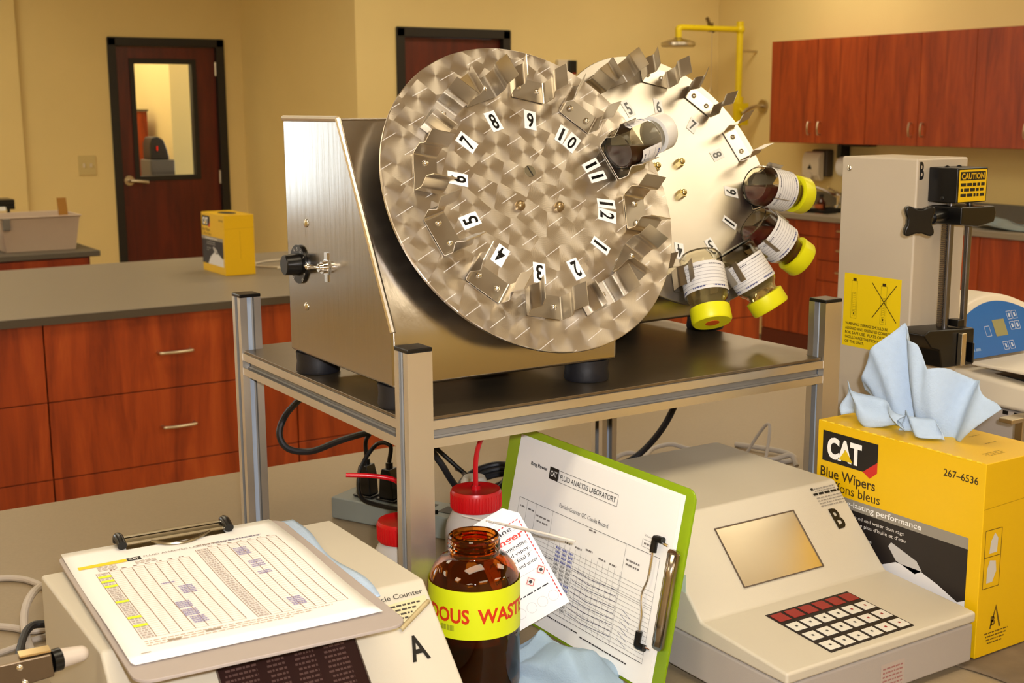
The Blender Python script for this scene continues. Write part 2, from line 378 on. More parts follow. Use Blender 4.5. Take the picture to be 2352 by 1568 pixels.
# wall behind the shower, with its door
D2 = (3.49, 4.26, 1.955)
mb = MB().box(XC, D2[0], YN, YN+.12, 0, H).box(D2[1], XW, YN, YN+.12, 0, H).box(D2[0], D2[1], YN, YN+.12, D2[2], H)
struct(mb.build('wall_back', wall_m, smooth=False))
struct(MB().box(XC, XC+.12, YN+.12, YF, 0, H).build('wall_jog', wall_m, smooth=False))
D1 = (2.335, 3.105, 1.955)
WX0, WX1, WZ0, WZ1 = -2.92, -1.15, .80, 2.40
mb = MB().box(WX1, D1[0], YF, YF+.12, 0, H).box(XL, WX0, YF, YF+.12, 0, H).box(WX0, WX1, YF, YF+.12, 0, WZ0).box(WX0, WX1, YF, YF+.12, WZ1, H).box(D1[1], XC+.12, YF, YF+.12, 0, H).box(D1[0], D1[1], YF, YF+.12, D1[2], H)
struct(mb.build('wall_far', wall_m, smooth=False))
struct(MB().box(-1.0, 1.775, YF-.03, YF, 0, H).build('trim_1', wall_m, smooth=False))
struct(MB().box(XL, XW, YB-.1, YB, 0, H).build('wall_front', wall_m, smooth=False))
struct(MB().box(XL-.12, XL, YB, YF+.12, 0, H).build('wall_left', wall_m, smooth=False))
f_ = .05; mb = MB()
for e in ((WX0, WX0+f_, WZ0, WZ1), (WX1-f_, WX1, WZ0, WZ1), (WX0, WX1, WZ0, WZ0+f_), (WX0, WX1, WZ1-f_, WZ1)): mb.box(e[0], e[1], YF+.03, YF+.09, e[2], e[3])
wi = struct(mb.build('window_1', frame_m, smooth=False))
MB().box(WX0+f_, WX1-f_, YF+.055, YF+.06, WZ0+f_, WZ1-f_).build('pane', pane_m, wi, local=True)
# room seen through the door's window
mb = MB().box(XC+.12, XW, 10.6, 10.7, 0, H).box(1.6, XC+.12, 10.6, 10.7, 0, H).box(1.5, 1.6, YF+.12, 10.7, 0, H)
struct(mb.build('wall_office', wall_b, smooth=False))
struct(MB().box(2.975, 3.34, 9.2, 10.6, 0, H).build('wall_column', wall_m, smooth=False))
def door(name, D, y, glazed):
    x0, x1, zt = D
    mb = MB().box(x0-.004, x0+.05, y-.012, y+.13, 0, zt).box(x1-.05, x1+.004, y-.012, y+.13, 0, zt).box(x0, x1, y-.012, y+.13, zt-.05, zt+.004)
    fr = struct(mb.build(name, frame_m, bevel=.003, smooth=False))
    a, b, t = x0+.052, x1-.052, zt-.052
    if glazed:
        g0, g1, h0, h1 = 2.50, 2.893, 1.06, 1.80
        mb = MB().box(a, g0, y+.03, y+.07, .01, t).box(g1, b, y+.03, y+.07, .01, t).box(g0, g1, y+.03, y+.07, .01, h0).box(g0, g1, y+.03, y+.07, h1, t)
        mb.build('door_leaf', cherry_d, fr, local=True, smooth=False)
        f = .026; q = MB()
        for e in ((g0-f, g0+.006, h0-f, h1+f), (g1-.006, g1+f, h0-f, h1+f), (g0, g1, h0-f, h0+.006), (g0, g1, h1-.006, h1+f)): q.box(e[0], e[1], y+.018, y+.082, e[2], e[3])
        q.build('window_trim', frame_m, fr, local=True, bevel=.002)
        MB().box(g0, g1, y+.048, y+.052, h0, h1).build('glass_pane', pane_m, fr, local=True)
        hx, hz = a+.045, 1.04
        MB().cyl((hx, y+.032, hz), (hx, y+.018, hz), .032, 24).tube([(hx, y+.02, hz), (hx, y-.03, hz), (hx+.03, y-.038, hz-.002), (hx+.11, y-.036, hz-.012)], .0105, 10, 6).build('lever_handle', nickel, fr, local=True)
        for hz2 in (.25, 1.0, 1.72): MB().cyl((b, y+.02, hz2), (b, y+.02, hz2+.09), .008, 10).build('hinge', nickel, fr, local=True)
    else:
        MB().box(a, b, y+.03, y+.07, .01, t).build('door_leaf', cherry_d, fr, local=True, smooth=False)
    return fr
door('door_1', D1, YF, True); door('door_2', D2, YN, False)
# ceiling lamps
for ix, lx in enumerate((-2.0, .4, 2.8, 5.0)):
    for iy, ly in enumerate((-1.7, .7, 3.1, 5.4, 7.5)):
        if iy == 4 and ix > 1: continue  # farthest row: two unseen lamps added to brighten the jog wall
        t = thing('ceiling_lamp', '%s ceiling lamp of the %s row above the room, out of view' % (('far left', 'centre left', 'centre right', 'far right')[ix], ('nearest', 'second', 'third', 'fourth', 'added farthest')[iy]), 'lamp', (lx, ly, H), group='ceiling lamps')
        hx, hy = (.6, .3)
        mb = MB()
        for e in ((-hx-.03, -hx, -hy-.03, hy+.03), (hx, hx+.03, -hy-.03, hy+.03), (-hx, hx, -hy-.03, -hy), (-hx, hx, hy, hy+.03)): mb.box(lx+e[0], lx+e[1], ly+e[2], ly+e[3], H-.012, H)
        mb.build('lamp_frame', whitepl, t, smooth=False)
        MB().box(lx-hx, lx+hx, ly-hy, ly+hy, H-.006, H-.001).build('diffuser', lamp_m, t, smooth=False)
t = thing('ceiling_lamp', 'added unseen lamp in the room behind the glazed door', 'lamp', (2.35, 8.92, H))  # out-of-view light source added to brighten the column and room behind the glass
MB().box(1.9, 2.9, 8.72, 10.2, H-.02, H-.001).build('diffuser', lamp_m, t, smooth=False)

# ------------------------------------------------------------------ cabinets
def handle(mb, p, q, out, r=.005):
    p, q, out = V(p), V(q), V(out); d = (q-p).normalized()
    return mb.tube([p, p+out*.8, p+out+d*.008, (p+q)/2+out*1.15, q+out-d*.008, q+out*.8, q], r, 8, 4)
ZI = .89
yi = 3.95
xs = [.038-.811, .038, .849, 1.66, 2.47, 3.28, 3.787]
names = ['leftmost drawer unit of the island, at the photo\'s left edge', 'cherry drawer unit of the island, left of the two handles', 'cherry drawer unit with two bow handles, under the grey island top',
         'cherry drawer unit of the island behind the aluminium shelf frame', 'cherry drawer unit of the island hidden behind the steel rotators', 'narrow cherry unit at the island\'s right end behind the spinning bottles']
for i in range(6):
    a, b = xs[i], xs[i+1]
    if i == 0: continue
    t = thing('drawer_unit', names[i], 'cabinet', ((a+b)/2, yi+.4, 0))
    MB().box(a+.001, b-.001, yi+.02, yi+.78, .09, .862).box(a+.002, b-.002, yi+.08, yi+.72, 0, .09).build('carcass', cherry, t, smooth=False)
    for z0, z1 in ((.6235, .861), (.3805, .6205), (.11, .3775)):
        d = MB().box(a+.0022, b-.0022, yi, yi+.0195, z0, z1).build('drawer', cherry, t, bevel=.001, smooth=False)
        if b-a > .6:
            c = (a+b)/2-.008; zc = (z0+z1)/2
            handle(MB(), (c-.052, yi, zc), (c+.052, yi, zc), (0, -.027, 0), .0055).build('drawer_handle', nickel, d)
t = tag(MB().box(-1.6, 3.83, yi-.014, 5.19, ZI-.027, ZI).build('island_worktop', [top_m], bevel=.003), 'long grey laminate worktop over the cherry island drawers', 'worktop')
tag(MB().box(-1.6, 3.83, yi-.0165, yi-.0142, ZI-.0265, ZI-.002).build('worktop_edging', top_e, smooth=False), 'dark brown edging strip along the island worktop', 'edging')
# merge the edging into the worktop as its part
e_ = bpy.data.objects['worktop_edging']; e_.parent = t
for kx in ('label', 'category'): del e_[kx]
# side counter on the left with the bin
t = thing('side_cabinet', 'cherry base cabinet under the small grey counter at left', 'cabinet', (.6, 6.0, 0))
MB().box(-.4, 1.45, 5.72, 6.28, 0, .865).build('carcass', cherry, t, smooth=False)
for a in (-.38, .53): MB().box(a+.003, a+.907, 5.70, 5.7195, .10, .86).build('door_panel', cherry, t, bevel=.001, smooth=False)
tag(MB().box(-.45, 1.49, 5.69, 6.3, .866, .89).build('side_worktop', [mat('dark_laminate', '5D564A', .5, noise=.08)], bevel=.003), 'small grey counter top holding the frosted bin, far left', 'worktop')
# right-hand run: base cabinets, counter, wall cabinets
XB = 5.332
t = thing('sink_cabinet', 'cherry base cabinet under the sink, right of the yellow-capped bottles', 'cabinet', (5.6, 5.34, 0))
MB().box(XB+.02, XW-.004, 5.12, 5.55, .0, .715).build('carcass', cherry, t, smooth=False)
MB().box(XB, XB+.0195, 5.122, 5.548, .775, .86).build('false_front', cherry, t, bevel=.001, smooth=False)
MB().box(XB, XB+.0195, 5.122, 5.548, .20, .771).build('door_panel', cherry, t, bevel=.001, smooth=False)
MB().box(XB+.0, XB+.0195, 5.122, 5.548, .0, .196).build('kick_panel', mat('kick_board', '5A1E08', .5, noise=.1), t, smooth=False)
t = thing('drawer_unit', 'cherry drawer stack left of the beige tower, beneath the counter', 'cabinet', (5.6, 4.9, 0))
MB().box(XB+.02, XW-.004, 4.70, 5.118, .0, .862).build('carcass', cherry, t, smooth=False)
MB().box(XB, XB+.0195, 4.702, 5.118, .0, .196).build('kick_panel', mat('kick_board', '5A1E08', .5, noise=.1), t, smooth=False)
for z0, z1 in ((.775, .86), (.646, .771), (.53, .642), (.36, .526), (.20, .356)):
    d = MB().box(XB, XB+.0195, 4.702, 5.118, z0, z1).build('drawer', cherry, t, bevel=.001, smooth=False)
    zc = (z0+z1)/2; handle(MB(), (XB, 4.955, zc), (XB, 4.87, zc), (-.027, 0, 0), .005).build('drawer_handle', nickel, d)
for j, (a, b, lb) in enumerate(((4.04, 4.70, 'cherry base cabinet hidden behind the beige tower'), (3.40, 4.04, 'cherry base cabinet at the right edge behind the blue display'))):
    t = thing('base_cabinet', lb, 'cabinet', (5.6, (a+b)/2, 0))
    MB().box(XB+.02, XW-.004, a+.001, b-.001, .0, .862).build('carcass', cherry, t, smooth=False)
    MB().box(XB, XB+.0195, a+.002, b-.002, .10, .86).build('door_panel', cherry, t, bevel=.001, smooth=False)
y0s, y1s, x0s, x1s = 5.15, 5.50, XB+.09, XB+.50
mb = MB().box(XB-.02, XW, 3.3, y0s, .864, ZI).box(XB-.02, XW, y1s, 5.57, .864, ZI).box(XB-.02, x0s, y0s, y1s, .864, ZI).box(x1s, XW, y0s, y1s, .864, ZI)
t = tag(mb.build('sink_worktop', top_m, smooth=False), 'grey laminate counter with backsplash along the right wall', 'worktop')
MB().box(XW-.02, XW-.001, 3.3, 5.9, ZI, .975).build('backsplash', mat('splash_laminate', '6A655B', .5, noise=.1), t, smooth=False)
t = thing('sink', 'steel sink set in the right-hand counter', 'sink', ((x0s+x1s)/2, (y0s+y1s)/2, ZI))
mb = MB()
mb.box(x0s-.012, x0s+.006, y0s-.012, y1s+.012, ZI, ZI+.004).box(x1s-.006, x1s+.012, y0s-.012, y1s+.012, ZI, ZI+.004).box(x0s, x1s, y0s-.012, y0s+.006, ZI, ZI+.004).box(x0s, x1s, y1s-.006, y1s+.012, ZI, ZI+.004)
mb.build('sink_rim', chrome, t)
mb = MB().box(x0s, x1s, y0s, y1s, ZI-.17, ZI-.165).box(x0s, x0s+.004, y0s, y1s, ZI-.165, ZI).box(x1s-.004, x1s, y0s, y1s, ZI-.165, ZI).box(x0s+.004, x1s-.004, y0s, y0s+.004, ZI-.165, ZI).box(x0s+.004, x1s-.004, y1s-.004, y1s, ZI-.165, ZI)
mb.build('basin', chrome, t, smooth=False)
t = thing('faucet', 'chrome faucet with curved spout behind the sink', 'faucet', (5.86, 5.45, ZI))
mb = MB().cyl((5.87, 5.47, ZI), (5.87, 5.47, ZI+.015), .028, 20).cyl((5.87, 5.47, ZI), (5.87, 5.47, ZI+.075), .017, 16)
mb.build('faucet_body', chrome, t)
MB().tube([(5.87, 5.47, ZI+.06), (5.83, 5.50, ZI+.085), (5.77, 5.56, ZI+.12), (5.72, 5.60, ZI+.125), (5.69, 5.62, ZI+.10)], .0095, 10, 6).build('spout', chrome, t)
MB().tube([(5.87, 5.47, ZI+.07), (5.85, 5.485, ZI+.10), (5.80, 5.50, ZI+.125)], .011, 10, 5, r2=.007).build('lever', chrome, t)
t = thing('reagent_bottle', 'tiny brown bottle lying by the sink faucet', 'bottle', (5.60, 5.36, ZI+.006))
p = (5.60, 5.36, ZI)
MB().lathe([(.022, .004), (.026, .01), (.026, .055), (.012, .07), (.011, .082), (0, .084)], p).build('bottle_body', mat('brown_bottle', '3A1206', .2, noise=.1), t)
MB().cyl((5.6, 5.36, ZI+.08), (5.6, 5.36, ZI+.098), .014, 16).build('cap', mat('black_cap', '120D0B', .4, noise=.1), t)
MB().box(5.60-.027, 5.60+.01, 5.36-.024, 5.36+.024, ZI+.018, ZI+.04).build('bottle_label', mat('orange_label', 'A8552A', .6, noise=.1), t)
ZU0, ZU1, XU = 1.281, 1.885, 5.62
yj = [5.83, 5.45, 5.07, 4.70, 4.345, 3.98, 3.61]
ul = ['cherry wall cabinet at the left end, above the soap dispenser', 'second cherry wall cabinet from the left, above the beige tower', 'cherry wall cabinet at the photo\'s right edge']
for i in range(3):
    a, m_, b = yj[2*i+2], yj[2*i+1], yj[2*i]
    t = thing('wall_cabinet', ul[i], 'cabinet', (5.78, (a+b)/2, ZU0))
    MB().box(XU+.02, XW-.002, a+.001, b-.001, ZU0, ZU1).build('carcass', cherry, t, smooth=False)
    for q0, q1, hy in ((m_, b, m_+.04), (a, m_, m_-.04)):
        d = MB().box(XU, XU+.0195, q0+.0016, q1-.0016, ZU0+.002, ZU1).build('door_panel', cherry, t, bevel=.001, smooth=False)
        handle(MB(), (XU, hy, 1.335), (XU, hy, 1.405), (-.024, 0, 0), .0048).build('door_handle', nickel, d)
# wall-mounted things on the right
t = thing('soap_dispenser', 'white wall soap dispenser under the cherry wall cabinets', 'dispenser', (5.88, 5.66, 1.05))
MB().prism([(XW-.002, 5.585, 1.07), (XW-.002, 5.585, 1.235), (5.87, 5.585, 1.235), (5.87, 5.585, 1.07)], (0, .13, 0)).build('dispenser_back', mat('grey_back', '4E463C', .5, noise=.05), t, bevel=.01)
MB().prism([(5.868, 5.6, 1.05), (5.868, 5.6, 1.225), (5.83, 5.6, 1.22), (5.812, 5.6, 1.18), (5.812, 5.6, 1.08), (5.84, 5.6, 1.045)], (0, .14, 0)).build('dispenser_cover', whitepl, t, bevel=.01, seg=3)
f = plane_fn((5.8115, 5.735, 1.06), (0, -1, 0), (0, 0, 1))
P_ = Print(f); P_.poly([(.045, .058), (.085, .058), (.065, .09)], C(BK)); P_.build('arrow_mark', t)
MB().cyl((5.80, 5.67, 1.075), (5.815, 5.67, 1.075), .026, 24).build('push_pad', whitepl, t)
t = thing('towel_dispenser', 'black bracket with white paper roll beside the soap dispenser', 'dispenser', (5.88, 5.42, 1.05))
MB().box(5.85, XW-.001, 5.455, 5.49, 1.19, 1.27).box(5.86, XW-.001, 5.25, 5.49, 1.26, 1.275).build('bracket', blackp, t, bevel=.004)
MB().cyl((5.86, 5.45, 1.14), (5.86, 5.25, 1.14), .06, 28).build('paper_roll', paper_m, t)
t = thing('plastic_sheet', 'crumpled clear plastic sheet on the counter right of the black clamp', 'sheet', (5.5, 4.05, ZI))
MB().grid(lambda a, b: (5.40+.28*b+.02*sin(9*a), 4.22-.42*a, ZI+.006+.035*(1-a)*abs(sin(3+5*b+4*a))), 16, 8).build('sheet_body', mat('clear_film', '8FA0A8', .15, trans=.3, ior=1.1, noise=.2), t, solid=.0008)
# shower
px, py = 5.782, 6.294
t = thing('emergency_shower', 'yellow pipe emergency shower with a round steel head', 'shower', (px, py, 0))
MB().cyl((px, py, .02), (px, py, 2.0), .021, 20).cyl((px, py, 0), (px, py, .02), .08, 24).build('riser_pipe', yelpipe, t)
MB().cyl((px+.01, py, 1.985), (5.285, py, 1.985), .019, 16).ball((px, py, 1.985), .032, 14).cyl((px, py, 2.0), (px, py, 2.035), .024, 14).build('arm_pipe', yelpipe, t)
MB().tube([(5.30, py, 1.985), (5.272, py, 1.978), (5.27, py, 1.95), (5.27, py, 1.92)], .02, 14, 6).build('elbow', yelpipe, t)
MB().lathe([(.022, .03), (.03, .022), (.075, .014), (.105, 0), (.108, -.018), (.098, -.027), (0, -.027)], (5.27, py, 1.893), n=36).build('shower_head', steel('head_steel', (.55, .5, .42), .3, (1, 1, 1)), t)
MB().box(5.515, 5.545, py-.012, py+.012, 1.965, 2.02).tube([(5.50, py, 2.05), (5.53, py, 2.0), (5.56, py, 1.965)], .011, 8, 3).build('pull_valve', mat('valve', '6E5A3A', .4, .5, noise=.1), t)
MB().tube([(5.545, py, 1.97), (5.545, py, 1.62)], .0025, 6, 1).tube([(5.545, py, 1.62), (5.525, py, 1.585), (5.565, py, 1.585), (5.545, py, 1.62)], .0025, 6, 1).build('pull_rod', nickel, t)
for z in (.75, 1.85): MB().cyl((px, py, z), (XW-.001, py, z), .008, 10).build('wall_clip', nickel, t)
MB().cyl((px, py, 1.40), (px, py, 1.56), .034, 16).build('tee_fitting', yelpipe, t)
mb = MB().tube([(px-.03, py-.02, 1.49), (px-.02, py-.06, 1.47), (px, py-.05, 1.44)], .008, 8, 5); mb.build('pull_ring', yelpipe, t)
f = plane_fn((px-.06, py-.036, 1.43), (1, 0, 0), (0, 0, 1))
MB().box(px-.06, px+.05, py-.045, py-.036, 1.38, 1.52).build('tag_plate', yelpipe, t)
t = thing('wall_spout', 'chrome wall spout beside the yellow shower pipe', 'faucet', (XW, 6.2, 1.49))
MB().cyl((XW, 6.21, 1.50), (XW-.02, 6.21, 1.50), .042, 24).build('flange', nickel, t)
MB().tube([(XW-.01, 6.21, 1.50), (XW-.07, 6.21, 1.50), (XW-.13, 6.22, 1.48), (XW-.17, 6.23, 1.45)], .014, 10, 5).build('spout', nickel, t)
t = thing('wall_alarm', 'small white wall device with dark face between the two discs', 'wall device', (4.66, YN, 1.7))
MB().box(4.60, 4.70, YN-.03, YN, 1.69, 1.79).build('device_box', whitepl, t, bevel=.004)
MB().box(4.67, 4.72, YN-.06, YN-.03, 1.70, 1.785).build('device_face', mat('dark_face', '141812', .4, noise=.1), t, bevel=.003)
MB().box(4.685, 4.71, YN-.062, YN-.0601, 1.702, 1.712).build('red_lamp', mat('red_face', '8E1208', .4, noise=.1), t)
t = thing('wall_switch', 'cream double wall switch left of the glazed door', 'switch', (2.16, YF, 1.147))
MB().box(2.105, 2.215, YF-.008, YF-.0005, 1.085, 1.21).build('switch_plate', mat('ivory_plate', 'CDBB80', .5, noise=.03), t, bevel=.003)
for dx in (-.022, .022): MB().box(2.16+dx-.006, 2.16+dx+.006, YF-.016, YF-.008, 1.135, 1.16).build('toggle', whitepl, t, bevel=.002)
# seen through the door's window
t = thing('office_cabinet', 'cherry cabinet seen through the glazed door', 'cabinet', (2.72, 9.6, 0))
MB().box(2.40, 2.905, 9.55, 10.0, 0, 1.485).build('cabinet_body', cherry, t, smooth=False)
MB().box(2.39, 2.912, 9.54, 10.0, 1.486, 1.50).build('cabinet_top', top_e, t, smooth=False)
t = thing('desk_cabinet', 'grey low cabinet under the black machine, seen through the door glass', 'cabinet', (2.81, 9.1, 0))
MB().box(2.725, 2.90, 8.95, 9.18, 0, 1.15).build('cabinet_body', mat('grey_steel', '6C665C', .5, noise=.05), t, bevel=.006)
for z in (.2, .5, .8): MB().box(2.73, 2.895, 8.94, 8.949, z, z+.27).build('drawer', mat('grey_drawer', '5E584F', .5, noise=.05), t, smooth=False)
t = thing('office_machine', 'rounded black machine with a red light, through the door glass', 'machine', (2.80, 9.05, 1.15))
MB().prism([(2.735, 8.97, 1.151), (2.735, 8.97, 1.26), (2.75, 8.97, 1.305), (2.79, 8.97, 1.315), (2.835, 8.97, 1.29), (2.86, 8.97, 1.22), (2.875, 8.97, 1.151)], (0, .17, 0)).build('machine_body', mat('dark_grey_shell', '39342C', .45, noise=.1), t, bevel=.01)
MB().box(2.782, 2.79, 8.964, 8.9695, 1.215, 1.245).build('red_light', mat('red_glow', 'C02010', .4, emis='FF2A10', es=.5), t)
# bin and clutter on the side counter
bx0, bx1, by0, by1, bz = 1.10, 1.435, 5.79, 6.09, .8905
t = thing('storage_bin', 'frosted plastic storage bin on the left counter', 'bin', (1.27, 5.94, bz))
mb = MB()
def ring(z, g): return [(bx0+g, by0+g, z), (bx1-g, by0+g, z), (bx1-g, by1-g, z), (bx0+g, by1-g, z)]
A = ring(bz, .02)+ring(bz+.145, 0)+ring(bz+.15, -.008)+ring(bz+.154, -.008)+ring(bz+.154, .005)+ring(bz+.004, .024)
fs = [(0, 3, 2, 1), (20, 21, 22, 23)]
for l in range(5):
    for i in range(4): fs.append((l*4+i, l*4+(i+1) % 4, (l+1)*4+(i+1) % 4, (l+1)*4+i))
mb.add(A, fs).build('bin_shell', bin_m, t, bevel=.003)
MB().box(bx0+.01, bx0+.04, by0-.012, by0+.01, bz+.10, bz+.15).build('bin_clip', mat('grey_clip', '6F6A62', .5, noise=.1), t, bevel=.003)
tag(MB().prism([(1.375, 5.87, .90), (1.415, 5.87, .90), (1.405, 5.89, 1.115), (1.365, 5.89, 1.115)], (0, .004, 0)).build('cardboard_strip', mat('cardboard', 'A0702A', .8, noise=.1)), 'brown cardboard strip standing in the frosted bin', 'cardboard')
t = thing('paper_tray', 'black letter tray with papers behind the frosted bin', 'tray', (1.1, 6.2, .89))
mb = MB().box(.86, 1.235, 6.13, 6.28, 1.075, 1.10).box(.86, .87, 6.13, 6.28, .891, 1.075).box(1.2, 1.235, 6.13, 6.28, 1.055, 1.075)
mb.box(1.225, 1.235, 6.24, 6.28, .891, 1.075).build('tray_frame', blackp, t, bevel=.003)
MB().box(.875, 1.195, 6.132, 6.27, 1.05, 1.068).box(.872, .90, 6.14, 6.27, .891, 1.05).build('paper_stack', paper_m, t)
t = thing('marker_cup', 'small orange and grey cup left of the frosted bin', 'cup', (1.045, 5.80, .89))
MB().lathe([(.032, .0005), (.036, .01), (.040, .08), (.036, .08), (.032, .012), (0, .012)], (1.045, 5.80, .89)).build('cup_body', mat('orange_cup', 'D0582C', .5, noise=.05), t)
MB().cyl((1.045, 5.80, .972), (1.045, 5.80, .99), .041, 20).build('cup_lid', mat('grey_lid', '55555A', .5, noise=.05), t)

# ------------------------------------------------------------------ near bench
ZB = .8932
t = thing('workbench', 'near grey laminate bench holding the instruments and shelf frame', 'workbench', (1.0, 1.3, 0))
MB().box(-.7, 2.7, .42, 2.015, ZB-.035, ZB).build('bench_top', bench_m, t, bevel=.003)
for x in (-.6, .95, 2.55):
    for y in (.5, 1.9): MB().box(x-.03, x+.03, y-.03, y+.03, 0, ZB-.0355).build('bench_leg', mat('bench_leg_paint', '4A4640', .5, noise=.05), t, smooth=False)
MB().box(-.6, 2.55, 1.88, 1.92, .15, .21).build('stretcher', mat('bench_leg_paint2', '4A4640', .5, noise=.05), t, smooth=False)

# carton of wipers (used twice)
LX, LY, LZ = .116, .245, .2235
def carton(name, loc, label, detail=True):
    x0, y0, z0 = loc
    t = thing(name, label, 'box', (x0+LX/2, y0+LY/2, z0), group=None)
    x1, y1, z1 = x0+LX, y0+LY, z0+LZ
    mb = MB().box(x0, x1, y0, y1, z0, z1)
    mb.build('carton_body', yellowbox, t, bevel=.0012)
    a = LY
    p = Print(plane_fn((x0, y1, z0), (0, -1, 0), (0, 0, 1)))
    p.poly([(.009, .212), (.009, .174), (.074, .174), (.096, .190), (.096, .212)], C(BK, .45)).poly([(.096, .190), (.074, .174), (.085, .168), (.096, .177)], C('C22A20', .5))
    p.rect(0, .063, .228, .1225, C('231D1B', .5)).rect(0, .0, .228, .063, C('E6E2DA', .5)) if False else p.rect(0, .030, .228, .1225, C('231D1B', .5))
    p.rect(0, .1225, .228, .1355, C('8D867A', .5))
    p.text('Blue Wipers', .007, .1545, .0125, C('3A2A12', .5), width=.087, bold=.012)
    p.text('Chiffons bleus', .007, .1395, .0120, C('3A2A12', .5), width=.095)
    p.text('267–6536', .190, .198, .0085, C('3A2A12', .5), width=.046, bold=.01)
    p.up()
    p.text('CAT', .0165, .1805, .0245, C('F2F0EC', .5), width=.055, bold=.05)
    p.text('long-lasting performance', .036, .1262, .0070, C('E8E6E2', .5), width=.128, bold=.012)
    for i, s_ in enumerate(('more oil and water than rags', "absorbe plus d’huile et d’eau", '', 'with one wipe', 'avec un')):
        if s_: p.text(s_, .052, .1130-.0078*i, .0044, C('DDD9D4', .5), width=.0034*len(s_)*.92)
    p.poly([(.118, .094), (.122, .100), (.160, .088), (.168, .078), (.158, .072), (.13, .080)], C('B9B6B4', .6))
    p.poly([(.06, .030), (.09, .060), (.13, .078), (.165, .078), (.19, .070), (.218, .058), (.228, .063), (.228, .030)], C('DAD8DA', .6))
    p.up(); p.poly([(.036, .1805), (.0465, .195), (.058, .1805)], C('D9B604', .5))
    p.build('front_print', t)
    p = Print(plane_fn((x0, y0, z0), (1, 0, 0), (0, 0, 1)))
    br = C('6E5410', .5)
    p.line(0, .172, LX, .176, .0008, C('B58F00', .5))
    if not detail: p.line(LX*.52, .06, LX*.52, .165, .0012, C('B58F00', .5))
    else: p.frame(.006, .080, .034, .147, .0009, br).line(.006, .116, .034, .116, .0009, br)
    if detail: p.poly([(.014, .120), (.027, .120), (.028, .136), (.022, .143), (.016, .134)], C('C9C6BF', .5)).poly([(.012, .086), (.022, .086), (.028, .098), (.026, .110), (.016, .112), (.012, .102)], C('C9C6BF', .5))
    if detail: p.text('B', .024, .034, .011, br, bold=.02).poly([(.022, .030), (.032, .058), (.042, .030), (.039, .030), (.032, .052), (.025, .030)], br)
    for i in range(4 if detail else 0): p.dashes(.014+.002*i, .055-.003*i, .025-.004*i, .0016, br, i, .004)
    p.build('side_print', t)
    p = Print(plane_fn((x0, y0, z1), (1, 0, 0), (0, 1, 0)))
    for i in range(3): p.dashes(.03, .06, .02+.004*i, .0016, C('9A7A08', .5), i+3, .004)
    p.dashes(.07, .09, .055, .0016, C('9A7A08', .5), 9).dashes(.08, .10, .085, .0016, C('9A7A08', .5), 10)
    if not detail:
        n = 24; p.up(); p.poly([(LX/2+.03*cos(2*pi*i/n), LY/2+.06*sin(2*pi*i/n)) for i in range(n)], C('2A2110', .8))
    p.build('top_print', t)
    if detail:
        # perforated fold along the top edge
        mb = MB()
        for i in range(18): mb.box(x0-.0005, x0+.0009, y0+.006+i*.0133, y0+.0125+i*.0133, z1-.0006, z1+.0006)
        mb.build('perforation', mat('carton_cut', 'F2D23A', .6, noise=.05), t, smooth=False)
    return t
carton('wiper_carton', (1.1433, .8399, ZB+.003), 'large yellow carton of blue wipers at the right, cloth pulled out')
carton('wiper_carton', (1.636, 4.52, ZI+.0006), 'small yellow carton standing on the island worktop', detail=False)

# cloth standing out of the carton
def lerp_path(pts, s):
    L = [0]
    for a, b in zip(pts, pts[1:]): L.append(L[-1]+(V(b)-V(a)).length)
    d = s*L[-1]
    for i in range(len(pts)-1):
        if d <= L[i+1] or i == len(pts)-2:
            k = (d-L[i])/max(1e-9, L[i+1]-L[i]); return V(pts[i]).lerp(V(pts[i+1]), k)
zt = ZB+.003+LZ
top = [(1.195, 1.072, 1.150), (1.20, 1.060, 1.185), (1.205, 1.040, 1.222), (1.20, 1.024, 1.240), (1.20, 1.006, 1.229), (1.205, .985, 1.221), (1.205, .965, 1.198), (1.21, .948, 1.198), (1.215, .930, 1.187), (1.21, .905, 1.186), (1.215, .888, 1.176), (1.21, .868, 1.166)]
bot = [(1.195, 1.050, zt+.006), (1.20, 1.030, zt-.002), (1.20, .99, zt-.003), (1.20, .95, zt-.003), (1.20, .915, zt+.001)]
def wipe_main(a, b):
    p = lerp_path(bot, a).lerp(lerp_path(top, a), b)
    k = (.25+.75*b)*(1-.3*b)
    p.x += .020*k*sin(a*16+1.2*b+.6)+.009*k*sin(a*31+3*b)-.012*sin(pi*b)*(.6 if a > .45 else -.3)
    p.z += .002*sin(a*40)*b
    return p
def wipe_flap(a, b):
    p0 = V((1.17, 1.073-.105*a, zt+.004+.004*sin(9*a))); p1 = V((1.178, 1.078-.10*a, zt+.044-.022*a))
    p = p0.lerp(p1, b); p.x += .010*sin(a*10+2*b)-.006*sin(pi*b); p.y += .004*sin(7*b+3*a); return p
def wipe_flap2(a, b):
    p0 = V((1.172, .985-.06*a, zt+.003)); p1 = V((1.182, .99-.055*a, zt+.024-.004*a)); p = p0.lerp(p1, b); p.x += .008*sin(a*8+2*b); return p
t = thing('blue_wiper', 'light blue cloth wiper sticking up out of the yellow carton', 'cloth', (1.2, .97, zt))
MB().grid(wipe_main, 90, 24).build('cloth_sheet', blue_w, t, solid=.0007)
MB().grid(wipe_flap, 36, 10).grid(wipe_flap2, 20, 6).build('cloth_fold', blue_w, t, solid=.0007)

